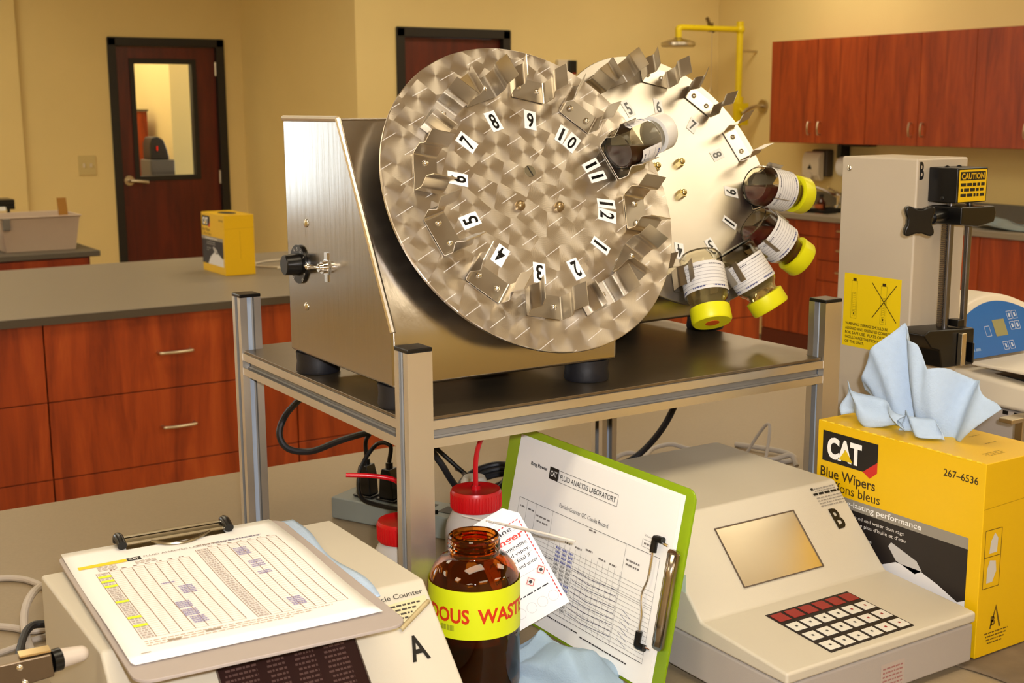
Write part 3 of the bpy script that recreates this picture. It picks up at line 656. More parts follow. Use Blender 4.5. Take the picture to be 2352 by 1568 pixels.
# ------------------------------------------------------------------ shelf frame of aluminium profile
FX, FY, A_ = .6064, 1.1488, .0296
FLn, FWn = .6394, .5079
PT, ZR, PTOP = 1.2539, 1.174, 1.178
slot_in = mat('slot_interior', (.30, .28, .25), .6, .6, noise=.15)  # groove shade put into a darker, duller colour than the profile
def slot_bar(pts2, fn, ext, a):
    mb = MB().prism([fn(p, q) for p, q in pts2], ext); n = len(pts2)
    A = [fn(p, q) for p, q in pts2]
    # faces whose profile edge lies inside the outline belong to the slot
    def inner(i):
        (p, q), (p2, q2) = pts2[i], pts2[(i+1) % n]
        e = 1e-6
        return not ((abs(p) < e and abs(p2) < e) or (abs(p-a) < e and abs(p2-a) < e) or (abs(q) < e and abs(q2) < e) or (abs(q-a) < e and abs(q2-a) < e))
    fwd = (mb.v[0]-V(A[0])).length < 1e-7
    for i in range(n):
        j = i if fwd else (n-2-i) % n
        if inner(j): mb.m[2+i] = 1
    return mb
def tslot(a, closed=()):
    g, d = a*.17, a*.36; c = a/2; pts = []
    sides = [((0, 0), (1, 0), (0, 1)), ((1, 0), (0, 1), (-1, 0)), ((1, 1), (-1, 0), (0, -1)), ((0, 1), (0, -1), (1, 0))]
    for i, ((ox, oy), (ux, uy), (nx, ny)) in enumerate(sides):
        def q(t, n): return (ox*a+ux*t+nx*n, oy*a+uy*t+ny*n)
        pts.append(q(0, 0))
        if i not in closed:
            pts += [q(c-g, 0), q(c-g, a*.06), q(c-g*1.5, a*.06), q(c-g*1.5, a*.14), q(c-g*1.1, d), q(c+g*1.1, d), q(c+g*1.5, a*.14), q(c+g*1.5, a*.06), q(c+g, a*.06), q(c+g, 0)]
    return pts
t = thing('shelf_frame', 'aluminium profile frame with a brown steel shelf on four posts', 'shelf', (FX+FLn/2, FY+FWn/2, ZB))
slotc = mat('slot_cover_strip', 'A9B4C4', .4, noise=.04)
for (x, y, cl) in ((FX, FY, (0, 2)), (FX+FLn-A_, FY, (0, 2)), (FX, FY+FWn-A_, ()), (FX+FLn-A_, FY+FWn-A_, ())):
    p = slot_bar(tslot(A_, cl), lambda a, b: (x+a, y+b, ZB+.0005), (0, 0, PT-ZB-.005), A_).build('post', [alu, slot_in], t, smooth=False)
    MB().box(x-.0003, x+A_+.0003, y-.0003, y+A_+.0003, PT-.0045, PT).build('end_cap', blackp, p, bevel=.0012)
    cm_, e_w = A_/2, A_*.10
    for k_ in range(4):
        if k_ in cl: continue
        q_ = {0: (x+cm_-e_w, x+cm_+e_w, y+A_*.19, y+A_*.22), 1: (x+A_*.78, x+A_*.81, y+cm_-e_w, y+cm_+e_w), 2: (x+cm_-e_w, x+cm_+e_w, y+A_*.78, y+A_*.81), 3: (x+A_*.19, x+A_*.22, y+cm_-e_w, y+cm_+e_w)}[k_]
        MB().box(*q_, ZB+.001, PT-.005).build('slot_cover', slotc, p, smooth=False)
for (x0, x1, y) in ((FX+A_, FX+FLn-A_, FY+.0006), (FX+A_, FX+FLn-A_, FY+FWn-A_-.0006)):
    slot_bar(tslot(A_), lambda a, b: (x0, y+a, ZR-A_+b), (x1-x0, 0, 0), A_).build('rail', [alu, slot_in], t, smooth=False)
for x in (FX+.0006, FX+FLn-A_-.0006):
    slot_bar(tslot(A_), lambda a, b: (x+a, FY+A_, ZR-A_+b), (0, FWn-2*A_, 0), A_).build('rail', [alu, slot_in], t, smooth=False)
zz = .0018
mb = MB().prism([(FX+A_+.001, FY+.004, ZR+.0003), (FX+FLn-A_-.001, FY+.004, ZR+.0003), (FX+FLn-A_-.001, FY+A_+.001, ZR+.0003), (FX+FLn-.004, FY+A_+.001, ZR+.0003), (FX+FLn-.004, FY+FWn-A_-.001, ZR+.0003), (FX+FLn-A_-.001, FY+FWn-A_-.001, ZR+.0003), (FX+FLn-A_-.001, FY+FWn-.004, ZR+.0003), (FX+A_+.001, FY+FWn-.004, ZR+.0003), (FX+A_+.001, FY+FWn-A_-.001, ZR+.0003), (FX+.002, FY+FWn-A_-.001, ZR+.0003), (FX+.002, FY+A_+.001, ZR+.0003), (FX+A_+.001, FY+A_+.001, ZR+.0003)], (0, 0, .0035))
mb.build('shelf_plate', plate_m, t, bevel=.0008)

# ------------------------------------------------------------------ bottle rotators
TILT = radians(28.2)
NL = V((0, -cos(TILT), sin(TILT))); E1 = V((1, 0, 0)); E2 = NL.cross(E1)
def clip_mesh(cw, wd, ht):
    """spring clip: flat base and two wavy arms; x tangential, y radial, z off the plate"""
    e = cw/2; prof = [(-e-.004, ht), (-e+.003, ht*.63), (-e-.0038, ht*.36), (-e, .0008), (e, .0008), (e+.0038, ht*.36), (e-.003, ht*.63), (e+.004, ht)]
    P = []
    for i, (x, z) in enumerate(prof):
        if i in (0, len(prof)-1): P.append((x, z)); continue
        a = V(prof[i-1]); b = V(prof[i]); c = V(prof[i+1])
        p = b+(a-b).normalized()*.0030; q = b+(c-b).normalized()*.0030
        for s in (0, .25, .5, .75, 1): P.append(tuple(p.lerp(b, s).lerp(b.lerp(q, s), s)))
    mb = MB(); n = len(P); vs = [(x, y, z) for y in (-wd/2, wd/2) for x, z in P]
    mb.add(vs, [(i, i+1, n+i+1, n+i) for i in range(n-1)])
    return mb
def rotator(loc, rz, label, disc_mat, turned, ring_r, clip_r, R, digits, bolts, knobs, base_ang, group=None, plain_label=''):
    t = thing('bottle_rotator', label, 'laboratory rotator', loc, rz)
    def obj(mb, name, m, parent=t, **k): return mb.build(name, m, parent, local=True, **k)
    # housing
    rb = .139 if knobs else .095
    prof = [(-.140, .026), (-.140, .0874), (-.018, .3102), (rb, .3102), (rb, .026)]
    body = obj(MB().prism([(-.1495, y, z) for y, z in prof], (.299, 0, 0)), 'housing', steel_b, bevel=.004, seg=3)
    # ground weld seams along the side edges
    for sx in (-.1493, .1493):
        pts = [(sx, -.1405, .0874), (sx, -.0185, .3105), (sx, rb-.003, .3107)]
        for q in (pts[:2], pts[1:]): obj(MB().tube([V(q[0]), V(q[0]).lerp(V(q[1]), .5), V(q[1])], .0034, 8, 3), 'weld_seam', steel_e)
    for sx in (-.125, .125):
        for sy in (-.112, rb-.027):
            obj(MB().lathe([(.0262, .0002), (.0275, .003), (.0262, .014), (.0272, .0255), (0, .0255)], (sx, sy, 0), n=24), 'rubber_foot', rubber)
    if knobs:
        x = -.1497
        ky, kz = .100, .137
        obj(MB().cyl((x, ky, kz), (x-.003, ky, kz), .0235, 32), 'dial_plate', blackp)
        p = Print(lambda a, b, h=0: V((x-.003-h, ky-a, kz+b)))
        for i in range(11):
            a = radians(230-28*i); p.text(str(i), .0185*cos(a), .0185*sin(a)-.002, .0042, C('D8D4CC'), align='C', ang=a-pi/2) if True else None
        p.mb.build('dial_numbers', p.cols, t, local=True, smooth=False)
        obj(MB().lathe([(.0140, .002), (.0130, .008), (.0122, .020), (.0112, .021), (0, .021)], (x, ky, kz), (-1, 0, 0), n=28), 'speed_knob', blackp)
        ty, tz = .022, .141
        obj(MB().cyl((x, ty, tz), (x-.002, ty, tz), .010, 6).cyl((x, ty, tz), (x-.007, ty, tz), .007, 20).cyl((x-.007, ty, tz), (x-.011, ty, tz), .0048, 16).box(x-.0015, x, ty-.004, ty+.004, tz-.017, tz+.017), 'switch_body', chrome)
        obj(MB().tube([(x-.009, ty, tz), (x-.015, ty+.002, tz+.001), (x-.022, ty+.003, tz+.002)], .0018, 10, 4, r2=.0030).ball((x-.0225, ty+.003, tz+.002), .0038, 10), 'toggle_lever', chrome)
        for sy, sz in ((.0775, .188), (.0845, .087)):
            obj(MB().ball((x, sy, sz), .0052, 14, (.45, 1, 1)), 'panel_screw', screw_m)
    c = V((.0563, -.1031, .2228))
    def pl(a, b, h=0): return c+E1*a+E2*b+NL*h
    # disc with UV in metres
    th = .0045; n = 128; me = bpy.data.meshes.new('disc'); vs = []; fs = []
    rings = [(0, 0), (R*.25, 0), (R*.5, 0), (R*.75, 0), (R-.0008, 0), (R, -.0008), (R, -th+.0008), (R-.0008, -th), (0, -th)]
    vs = [pl(0, 0, 0)]; uvs = [(0, 0)]
    for r, h in rings[1:-1]:
        for i in range(n): a = 2*pi*i/n; vs.append(pl(r*cos(a), r*sin(a), h)); uvs.append((r*cos(a), r*sin(a)))
    vs.append(pl(0, 0, -th)); uvs.append((0, 0)); k = len(rings)-2
    fs = [(0, 1+i, 1+(i+1) % n) for i in range(n)]
    for j in range(k-1): fs += [(1+j*n+i, 1+(j+1)*n+i, 1+(j+1)*n+(i+1) % n, 1+j*n+(i+1) % n) for i in range(n)]
    fs += [(len(vs)-1, 1+(k-1)*n+(i+1) % n, 1+(k-1)*n+i) for i in range(n)]
    me.from_pydata([tuple(v) for v in vs], [], fs); ul_ = me.uv_layers.new(name='UVMap')
    for l in me.loops: ul_.data[l.index].uv = uvs[l.vertex_index]
    me.materials.append(disc_mat); me.shade_smooth(); me.set_sharp_from_angle(angle=radians(40))
    d = bpy.data.objects.new('disc', me); COL.objects.link(d); d.parent = t
    obj(MB().cyl(pl(0, 0, -th), pl(0, 0, -.034), .035, 28), 'drive_hub', steel_b)
    for (a, b, kind) in bolts:
        if kind == 'slot':
            obj(MB().lathe([(.0073, 0), (.0073, .0008), (0, .001)], pl(a, b), NL, n=20), 'slotted_screw', mat('slot_screw', (.20, .17, .11), .5, .8, noise=.1))
            q = Print(lambda x, y, h=0: pl(a+x, b+y, h+.001)); q.line(-.0022, .0062, .0022, -.0062, .0016, C('17120C')); q.mb.build('screw_slot', q.cols, t, local=True, smooth=False)
        elif kind == 'round': obj(MB().ball(pl(a, b, .001), .0062, 14), 'disc_screw', mat('brass_screw', (.28, .20, .10), .35, .9, noise=.1))
        else: obj(MB().cyl(pl(a, b), pl(a, b, .008), .0068, 6, r2=.0062).ball(pl(a, b, .0078), .005, 10), 'hex_bolt', brass_bolt)
    # number stickers
    for s_, angd in digits:
        m_ = len(s_); a0 = radians(angd)
        for j, ch in enumerate(s_):
            a1 = a0-(j-(m_-1)/2)*radians(9.2 if turned else 8)
            er = V((cos(a1), sin(a1))); et = V((sin(a1), -cos(a1))); o2 = er*ring_r
            hw = .0058 if ch == '1' else .0078; hh = .0125
            fn = lambda x, y, h=0, o2=o2, er=er, et=et: pl(o2.x+et.x*x+er.x*y, o2.y+et.y*x+er.y*y, h)
            st = MB().prism([fn(-hw, -hh, .0003), (fn(hw, -hh, .0003)), fn(hw, hh, .0003), fn(-hw, hh, .0003)], NL*.0004).build('number_sticker', mat('sticker_white', 'EDEBE6', .5, noise=.02) if 'sticker_white' not in bpy.data.materials else bpy.data.materials['sticker_white'], t, local=True, smooth=False)
            q = Print(lambda x, y, h=0, fn=fn: fn(x, y, h+.0008)); q.text(ch, 0, -.0095, .019, C('080808', .3), width=.0036 if ch == '1' else .0088, align='C', bold=.02)
            q.mb.build('number', q.cols, st, local=True, smooth=False)
    # clips
    cm = None; cwid = .046 if turned else .050
    for i in range(12):
        a1 = radians(base_ang-30*i); er = V((cos(a1), sin(a1))); et = V((sin(a1), -cos(a1)))
        o_ = pl(er.x*clip_r, er.y*clip_r, .0006)
        X = E1*et.x+E2*et.y; Y = E1*er.x+E2*er.y
        mm = Matrix((X, Y, NL)).transposed().to_4x4()
        # X is clockwise tangent, so X x Y = -N: flip to keep a right-handed frame
        if X.cross(Y).dot(NL) < 0: mm = Matrix((-X, Y, NL)).transposed().to_4x4()
        mm.translation = o_
        if cm is None:
            ob = clip_mesh(cwid, .028, .050).build('spring_clip', steel_c, t, local=True, solid=.0009, smooth=False); cm = ob.data
            sc = MB().ball((0, 0, .0018), .0038, 12, (1, 1, .8)).build('clip_screw', screw_m, ob, local=True); sm = sc.data
        else:
            ob = bpy.data.objects.new('spring_clip', cm); COL.objects.link(ob); ob.parent = t
            md = ob.modifiers.new('thick', 'SOLIDIFY'); md.thickness = .0009; md.offset = 0
            sc = bpy.data.objects.new('clip_screw', sm); COL.objects.link(sc); sc.parent = ob
        ob.matrix_local = mm
        sc.location = (-.0125, 0, 0)
        s2 = bpy.data.objects.new('clip_screw', sm); COL.objects.link(s2); s2.parent = ob; s2.location = (.0125, 0, 0)
    W = Matrix.Translation(V(loc)) @ Matrix.Rotation(rz, 4, 'Z')
    return t, W, pl
td1 = turned_steel('engine_turned_steel', E1, E2)
td2 = steel('plain_disc_steel', (.50, .46, .40), .36, (2, 2, 2), .15)
yw2 = .066
dg1 = [(str(k if k <= 12 else k-12), 76-30*(k-9)) for k in range(9, 21)]
dg2 = [('5', 107), ('6', 77), ('7', 45), ('8', 16.5), ('9', -14), ('1', -41), ('3', -72), ('4', -104)]
r1, W1, pl1 = rotator((.7607, 1.33, PTOP), 0, 'front steel bottle rotator whose swirled disc carries one bottle', td1, True, .0985, .1385, .1915, dg1,
    [(.003, .030, 'slot'), (-.024, -.0125, 'round'), (.029, -.0165, 'round')], True, 77)
r2_, W2, pl2 = rotator((1.1084, 1.5126, PTOP), yw2, 'rear steel bottle rotator whose bright disc carries four bottles', td2, False, .115, .165, .1945, dg2,
    [(-.022, .016, 'hex'), (.027, .021, 'hex'), (.010, -.027, 'hex')], False, 107)

# sample bottles held in the clips, caps outwards
def sample_bottle(Wm, pl, angd, r0, off, dia, label, capm, level, labm, lines, clear=False, capmark=False, spin=0, ln=None):
    ln = ln or dia*1.52
    a1 = radians(angd); R3 = Wm.to_3x3()
    base = Wm @ pl(r0*cos(a1), r0*sin(a1), off)
    zax = (R3 @ (E1*cos(a1)+E2*sin(a1))).normalized(); xax = (R3 @ NL).normalized(); yax = zax.cross(xax)
    mtx = Matrix((xax, yax, zax)).transposed()
    t = thing('sample_bottle', label, 'bottle', base, rot=mtx.to_euler())
    r = dia/2
    out = [(0, .0015), (r*.55, .0012), (r*.86, .003), (r, .009), (r, ln*.70), (r*.94, ln*.76), (r*.78, ln*.82), (r*.74, ln*.86), (r*.74, ln)]
    inn = [(r*.70, ln), (r*.70, ln*.86), (r*.75, ln*.81), (r*.90, ln*.75), (r-.0016, ln*.69), (r-.0016, .011), (r*.83, .0055), (r*.5, .004), (0, .004)]
    MB().lathe(out+inn, n=36).build('glass_body', glass, t, local=True)
    # oil: level is horizontal in the world
    gi = (mtx.transposed() @ V((0, 0, 1))).normalized(); rr = r-.0018
    bm = bmesh.new(); tmp = MB().lathe([(0, .0052), (rr*.8, .0065), (rr, .012), (rr, ln*.68), (rr*.90, ln*.745), (rr*.72, ln*.81), (rr*.70, ln*.97), (0, ln*.97)], n=36)
    vv = [bm.verts.new(p) for p in tmp.v]
    for f in tmp.f:
        try: bm.faces.new([vv[i] for i in f])
        except ValueError: pass
    bmesh.ops.remove_doubles(bm, verts=bm.verts, dist=1e-5)
    ctr = V((0, 0, ln*.42)); rs = bmesh.ops.bisect_plane(bm, geom=bm.verts[:]+bm.edges[:]+bm.faces[:], plane_co=ctr+gi*level, plane_no=gi, clear_outer=True)
    ed = [e for e in rs['geom_cut'] if isinstance(e, bmesh.types.BMEdge)]
    if ed:
        try: bmesh.ops.holes_fill(bm, edges=ed)
        except Exception: pass
    me = bpy.data.meshes.new('oil'); bm.to_mesh(me); bm.free(); me.materials.append(capm[1]); me.shade_smooth(); me.set_sharp_from_angle(angle=radians(40))
    o = bpy.data.objects.new('oil', me); COL.objects.link(o); o.parent = t
    rc = r*.93
    MB().lathe([(rc*.9, ln*.90), (rc, ln*.91), (rc, ln+.010), (rc*.93, ln+.013), (0, ln+.013)], n=40).build('cap', capm[0], t, local=True)
    if capmark: MB().cyl((0, 0, ln+.0130), (0, 0, ln+.0134), rc*.35, 20).build('cap_mark', mat('cap_stain', 'D25A10', .5, noise=.2), t, local=True)
    # wrapped label
    h0, h1 = ln*.26, ln*.70
    sp = radians(spin); fn = lambda a, b, h=0: V(((r+.0004+h)*cos(sp+a/r), (r+.0004+h)*sin(sp+a/r), b))
    half = r*pi*.80
    p = Print(fn, step=.003); p.rect(-half, h0, half, h1, labm); p.up()
    for i in range(lines): bb = h0+(h1-h0)*(i+1)/(lines+1); p.rect(-half*.95, bb, half*.95, bb+.0004, C('6C6A70'))
    R = random.Random(angd)
    for q in range(5):
        aa = -half*.9+q*half*.4; p.dashes(aa, aa+half*.28, h0+.004+.002*(q % 2), .0016, C('4A4852'), q, .002); p.dashes(aa, aa+half*.25, h1-.005, .0022, C('4E5484'), q+9, .003)
    p.build_local = None; o = p.mb.build('bottle_label', p.cols, t, local=True, smooth=False)
    return t
whitecap = mat('white_cap', 'D9D6D0', .35, noise=.02)
oil2 = mat('red_oil', (.09, .008, .006), .3, coat=0, noise=.2)
clearliq = mat('pale_fluid', (.75, .66, .42), .05, trans=.8, ior=1.33, noise=.05)
lab1 = mat('bottle_label_paper', 'DEDBD8', .6, noise=.03)
sample_bottle(W1, pl1, 18.5, .118, .0275, .050, 'dark oil sample bottle with white cap clipped on the front disc', (whitecap, oil_m), -.001, lab1, 2, spin=180)
sample_bottle(W2, pl2, -13.5, .130, .031, .059, 'yellow-capped red oil bottle pointing right, highest on the rear disc', (yellcap, oil2), .004, lab1, 8)
sample_bottle(W2, pl2, -42, .130, .031, .059, 'yellow-capped bottle of red oil pointing down right, second on the rear disc', (yellcap, oil2), .012, lab1, 8)
sample_bottle(W2, pl2, -71, .130, .031, .059, 'yellow-capped bottle of pale fluid with lined label, beside the lowest bottle', (yellcap, clearliq), .010, lab1, 8)
sample_bottle(W2, pl2, -101, .130, .031, .059, 'lowest yellow-capped bottle on the rear disc, orange mark on its cap', (yellcap, clearliq), .010, lab1, 7, capmark=True)

# ------------------------------------------------------------------ particle counters
def counter(x0, x1, y0, label, is_a):
    """y0: front face"""
    wd = x1-x0; sx = wd/.296; dy = y0-.8332
    t = thing('particle_counter', label, 'instrument', ((x0+x1)/2, y0+.2, ZB))
    yy = lambda y: y+dy
    for fx in (x0+.03, x1-.03):
        for fy in (.87, 1.22): MB().cyl((fx, yy(fy), ZB+.0003), (fx, yy(fy), ZB+.0065), .012, 16).build('rubber_foot', rubber, t)
    MB().box(x0+.0015, x1-.0015, yy(.8347), yy(1.2565), ZB+.006, .9432).build('base_case', greyen, t, bevel=.003)
    lo = .9446; pr = [(.8332, lo), (.8332, .9568), (.9598, .9657), (1.0449, 1.0545), (1.258, 1.0545), (1.258, lo)]
    sh = MB().prism([(x0, yy(y), z) for y, z in pr], (wd, 0, 0)).build('top_cover', cream, t, bevel=.0032, seg=3)
    pv = V((0, 1.0449-.9598, 1.0545-.9657)).normalized()
    pf = plane_fn((x0, yy(.9598), .9657), (1, 0, 0), pv); nv = V((1, 0, 0)).cross(pv)
    s0, s1, t0, t1 = (.0825*sx*.96, .204*sx, .024, .0955)
    if is_a: s0, s1 = .090, .219
    # screen: bezel recess and pane
    scr = mat('dark_display', '2A1714', .25, noise=.1) if is_a else mat('mirror_display', (.82, .74, .58), .30, 1, noise=.12, nscale=8, bump=.25, bscale=9)
    mb = MB(); e = .0012
    for (a, b, c_, d_) in ((s0-e, s0, t0-e, t1+e), (s1, s1+e, t0-e, t1+e), (s0, s1, t0-e, t0), (s0, s1, t1, t1+e)):
        mb.prism([pf(a, c_, .0002), pf(b, c_, .0002), pf(b, d_, .0002), pf(a, d_, .0002)], nv*.0014)
    mb.build('screen_bezel', mat('bezel', '57493C', .5, noise=.1), t, smooth=False)
    MB().prism([pf(s0, t0, .0002), pf(s1, t0, .0002), pf(s1, t1, .0002), pf(s0, t1, .0002)], nv*.0006).build('screen', scr, t, smooth=False)
    p = Print(lambda a, b, h=0: pf(a, b, h+.0008)); k1 = C('15120F', .4)
    if is_a:
        p.text('A', .266, .046, .0245, k1, width=.019, bold=.02)
        p.text('Particle Counter', .2405, .1085, .0050, k1, width=.0605)
        p.up()
        for i in range(14):
            tx = C('50342C', .6)
            for a_, w_ in ((.094, .03), (.132, .018), (.158, .02), (.186, .022)): p.dashes(a_+.001*(i % 3), a_+w_, .028+.0046*i, .0020, tx, i*7+int(a_*1000), .0032) if i != 12 else None
    else:
        p.text('B', .2475, .062, .0255, k1, width=.0145, bold=.03)
        p.rect(.238, .1145, .242, .1175, k1); p.dashes(.243, .277, .1150, .0016, C('8A8378'), 3, .003).dashes(.243, .277, .1118, .0014, C('8A8378'), 4, .003)
        p.dashes(.238, .281, .1075, .0028, k1, 5, .006)
        for i in range(4): p.dashes(.240, .281, .1030-.0036*i, .0014, C('8A8378'), 6+i, .004)
    p.build('panel_print', t)
    if is_a:
        q = Print(lambda a, b, h=0: pf(a, b, h+.0003)); q.poly([(.258, .080), (.264, .079), (.302, .100), (.303, .1065), (.262, .1045)], C('C9BD94', .6)); q.up()
        for i in range(5): q.dashes(.263+.0005*i, .296-.006*i, .1005-.0042*i, .0018, C('3A342A'), i, .004)
        q.build('peeling_sticker', t)
        MB().grid(lambda a, b: pf(.264+(.038)*a+.002*b, .080+.021*a-.004*b, .0015+.003*sin(pi*b)), 8, 6).build('sticker_curl', mat('sticker_back', 'B9A77C', .6, noise=.1), t, solid=.0004)
    # keypad on the deck
    dv = V((0, .9598-.8332, .9657-.9568)).normalized(); df = plane_fn((x0, yy(.8332), .9568), (1, 0, 0), dv); dn = V((1, 0, 0)).cross(dv)
    k0, k1_, l0, l1 = .0745*sx, .204*sx, .0105, .1055
    kp = MB().prism([df(k0, l0, .0001), df(k1_, l0, .0001), df(k1_, l1, .0001), df(k0, l1, .0001)], dn*.0006).build('keypad', mat('keypad_black', '1B1210', .5, noise=.05), t, smooth=False)
    cw, ch = (k1_-k0)/6, (l1-l0)/4
    redk = bpy.data.materials.get('red_key') or mat('red_key', '8E2A26', .45, noise=.08)
    whk = bpy.data.materials.get('white_key') or mat('white_key', 'D8D4C8', .45, noise=.04)
    lay = ['      ', '*789 ^', '.456<>', ' 123v-']
    for r_ in range(4):
        for c_ in range(6):
            a0 = k0+c_*cw+cw*.12; a1 = k0+(c_+1)*cw-cw*.10; b1 = l1-r_*ch-ch*.16; b0 = l1-(r_+1)*ch+ch*.14
            MB().prism([df(a0, b0, .0007), df(a1, b0, .0007), df(a1, b1, .0007), df(a0, b1, .0007)], dn*.0006).build('key', redk if r_ == 0 else whk, kp, smooth=False, bevel=.0002)
    q = Print(lambda a, b, h=0: df(a, b, h+.0014))
    for r_ in range(1, 4):
        for c_ in range(6):
            ac = k0+(c_+.5)*cw; bc = l1-(r_+.5)*ch; q.rect(ac-.0014, bc-.0018, ac+.0014, bc+.0014, C('8E1F1A') if c_ >= 4 else C('3A3632'))
    q.mb.build('key_marks', q.cols, kp, smooth=False) if False else q.build('key_marks', kp)
    return t, pf, df
cA = counter(.248, .556, .8172, 'cream particle counter marked A, under the clipboard at lower left', True)
cB = counter(.8488, 1.1329, .8332, 'cream particle counter marked B with red and white keypad', False)
# loose lid seam on top of counter B and its serial sticker on the front
MB().box(.905, .907, 1.06, 1.2565, 1.0546, 1.0550).box(.8500, .907, 1.09, 1.0912, 1.0546, 1.0550).build('lid_seam', mat('seam_dark', '8B8574', .6, noise=.1), cB[0], smooth=False)
MB().box(.8488-.0004, .8488, .985, 1.0, .99, 1.01).build('side_sticker', mat('pale_sticker', 'C6D0BE', .5, noise=.2), cB[0], smooth=False)
q = Print(plane_fn((.985, .8346, .897), (1, 0, 0), (0, 0, 1))); q.rect(0, 0, .036, .034, C('B2A398')); q.up()
for i in range(6): q.dashes(.003, .033, .005+.0045*i, .0018, C('9C6A66'), i, .004)
q.build('front_sticker', cB[0])

# ------------------------------------------------------------------ clipboard on counter A
cz = 1.0585; ya = radians(-3.0)
t = thing('clipboard', 'grey clipboard holding a lab form, lying on particle counter A', 'clipboard', (.252, .938, cz), ya)
lf = plane_fn((0, 0, 0), (1, 0, 0), (0, 1, 0))
CW, CL = .234, .330
def rrect(x0, y0, x1, y1, r, n=5):
    P = []
    for cx, cy, a in ((x1-r, y0+r, -90), (x1-r, y1-r, 0), (x0+r, y1-r, 90), (x0+r, y0+r, 180)):
        for i in range(n+1): q = radians(a+90*i/n); P.append((cx+r*cos(q), cy+r*sin(q)))
    return P
MB().prism([(x, y, 0) for x, y in rrect(0, 0, CW, CL, .016)], (0, 0, .003)).build('board', card_g, t, local=True, bevel=.0006)
def sheet_z(a, b, base=.0046):
    z = base+.0025*max(0, (a-.6))**2*4+.004*max(0, .16-b)*4*max(0, .35-a)
    return z+.0012*sin(7*b+3*a)
SX0, SX1, SY0, SY1 = .005, .221, .033, .327
def sheet(a, b, up_=0): return (SX0+(SX1-SX0)*a, SY0+(SY1-SY0)*b, sheet_z(a, b)+up_)
for k in range(3):
    dx = .0006*k
    MB().grid(lambda a, b: (sheet(a, b)[0]+.0011*(2-k)-.001, sheet(a, b)[1]-.0012*(2-k), sheet(a, b)[2]-.0005*(2-k)), 16, 20).build('form_sheet', paper_m, t, local=True, solid=.0002)
pf = lambda a, b, h=0: V((SX0+a, SY0+b, sheet_z(a/(SX1-SX0), b/(SY1-SY0))+.0003+h))
p = Print(pf); LC = C('8E6A50', .8); RC = C('C7A586', .8); W_, H_ = SX1-SX0, SY1-SY0
def hline(a0, a1, b, w_, m):
    n = 6
    for i in range(n): p.line(a0+(a1-a0)*i/n, b, a0+(a1-a0)*(i+1)/n, b, w_, m)
def vline(a, b0, b1, w_, m):
    n = 8
    for i in range(n): p.line(a, b0+(b1-b0)*i/n, a, b0+(b1-b0)*(i+1)/n, w_, m)
def ftable(a0, a1, b0, b1, ncol, rows, seed):
    for i in range(rows+1): hline(a0, a1, b0+(b1-b0)*i/rows, .00035 if i not in (0, rows) else .0005, RC)
    cw = (a1-a0-.012)/ncol
    vline(a0, b0, b1, .0005, LC)
    for i in range(ncol+1): vline(a0+.012+cw*i, b0, b1, .0006, LC)
    for i in range(rows): p.dashes(a0+.0015, a0+.0105, b0+(b1-b0)*(i+.25)/rows, (b1-b0)/rows*.5, C('B4A79E', .8), seed+i, .0026)
    for i in range(ncol): p.dashes(a0+.014+cw*i, a0+.008+cw*(i+1), b1+.003, .0016, LC, seed+50+i, .003)
ftable(.018, .108, .042, .222, 7, 36, 1); ftable(.118, .202, .040, .236, 7, 36, 2)
p.up()
for fr in (.05, .12, .2, .45, .70, .82): p.rect(.018, .222-.18*fr-.005, .0300, .222-.18*fr+.0005, C('D8EE20', .7))
p.rect(.006, .240, .052, .2475, C('F0CB1E', .7)); p.rect(.0525, .240, .066, .2478, C('15110E', .7))
for a, b, n_ in ((.066, .165, 1), (.078, .150, 5), (.064, .110, 4), (.064, .088, 4), (.066, .068, 4), (.152, .218, 5), (.154, .178, 2), (.154, .168, 2), (.154, .148, 2), (.155, .070, 4), (.155, .052, 1)):
    for i in range(n_): p.dashes(a, a+.013, b-.0045*i, .0028, C('9C93B8', .8), int(a*1e4)+i, .0016)
for i, b in enumerate((.034, .0295, .025)): p.dashes(.018, .185-.02*i, b, .0014, C('C0A890', .8), 90+i, .004)
for i in range(4): p.dashes(.022, .040, .2365-.003*i, .0012, C('B4A08C', .8), 70+i, .004)
for i in range(3): p.dashes(.058, .078, .235-.003*i, .0012, C('B4A08C', .8), 80+i, .004)
p.dashes(.122, .142, .247, .0014, LC, 77, .004).dashes(.142, .19, .246, .003, C('7C7488'), 78, .003)
p.text('Ring Power', .012, .2420, .0035, C(BK), width=.032, bold=.02); p.text('FLUID ANALYSIS LABORATORY', .069, .2435, .0040, C('8C7C70'), width=.085)
p.up(); p.text('CAT', .054, .2418, .0042, C('EEEBE6'), width=.010, bold=.02)
p.rect(.036, .026, .047, .029, C('9A8C78')).rect(.069, .030, .082, .033, C('9A8C78')).rect(.010, .012, .018, .0135, C('A49684'))
o = p.mb.build('form_print', p.cols, t, local=True, smooth=False)
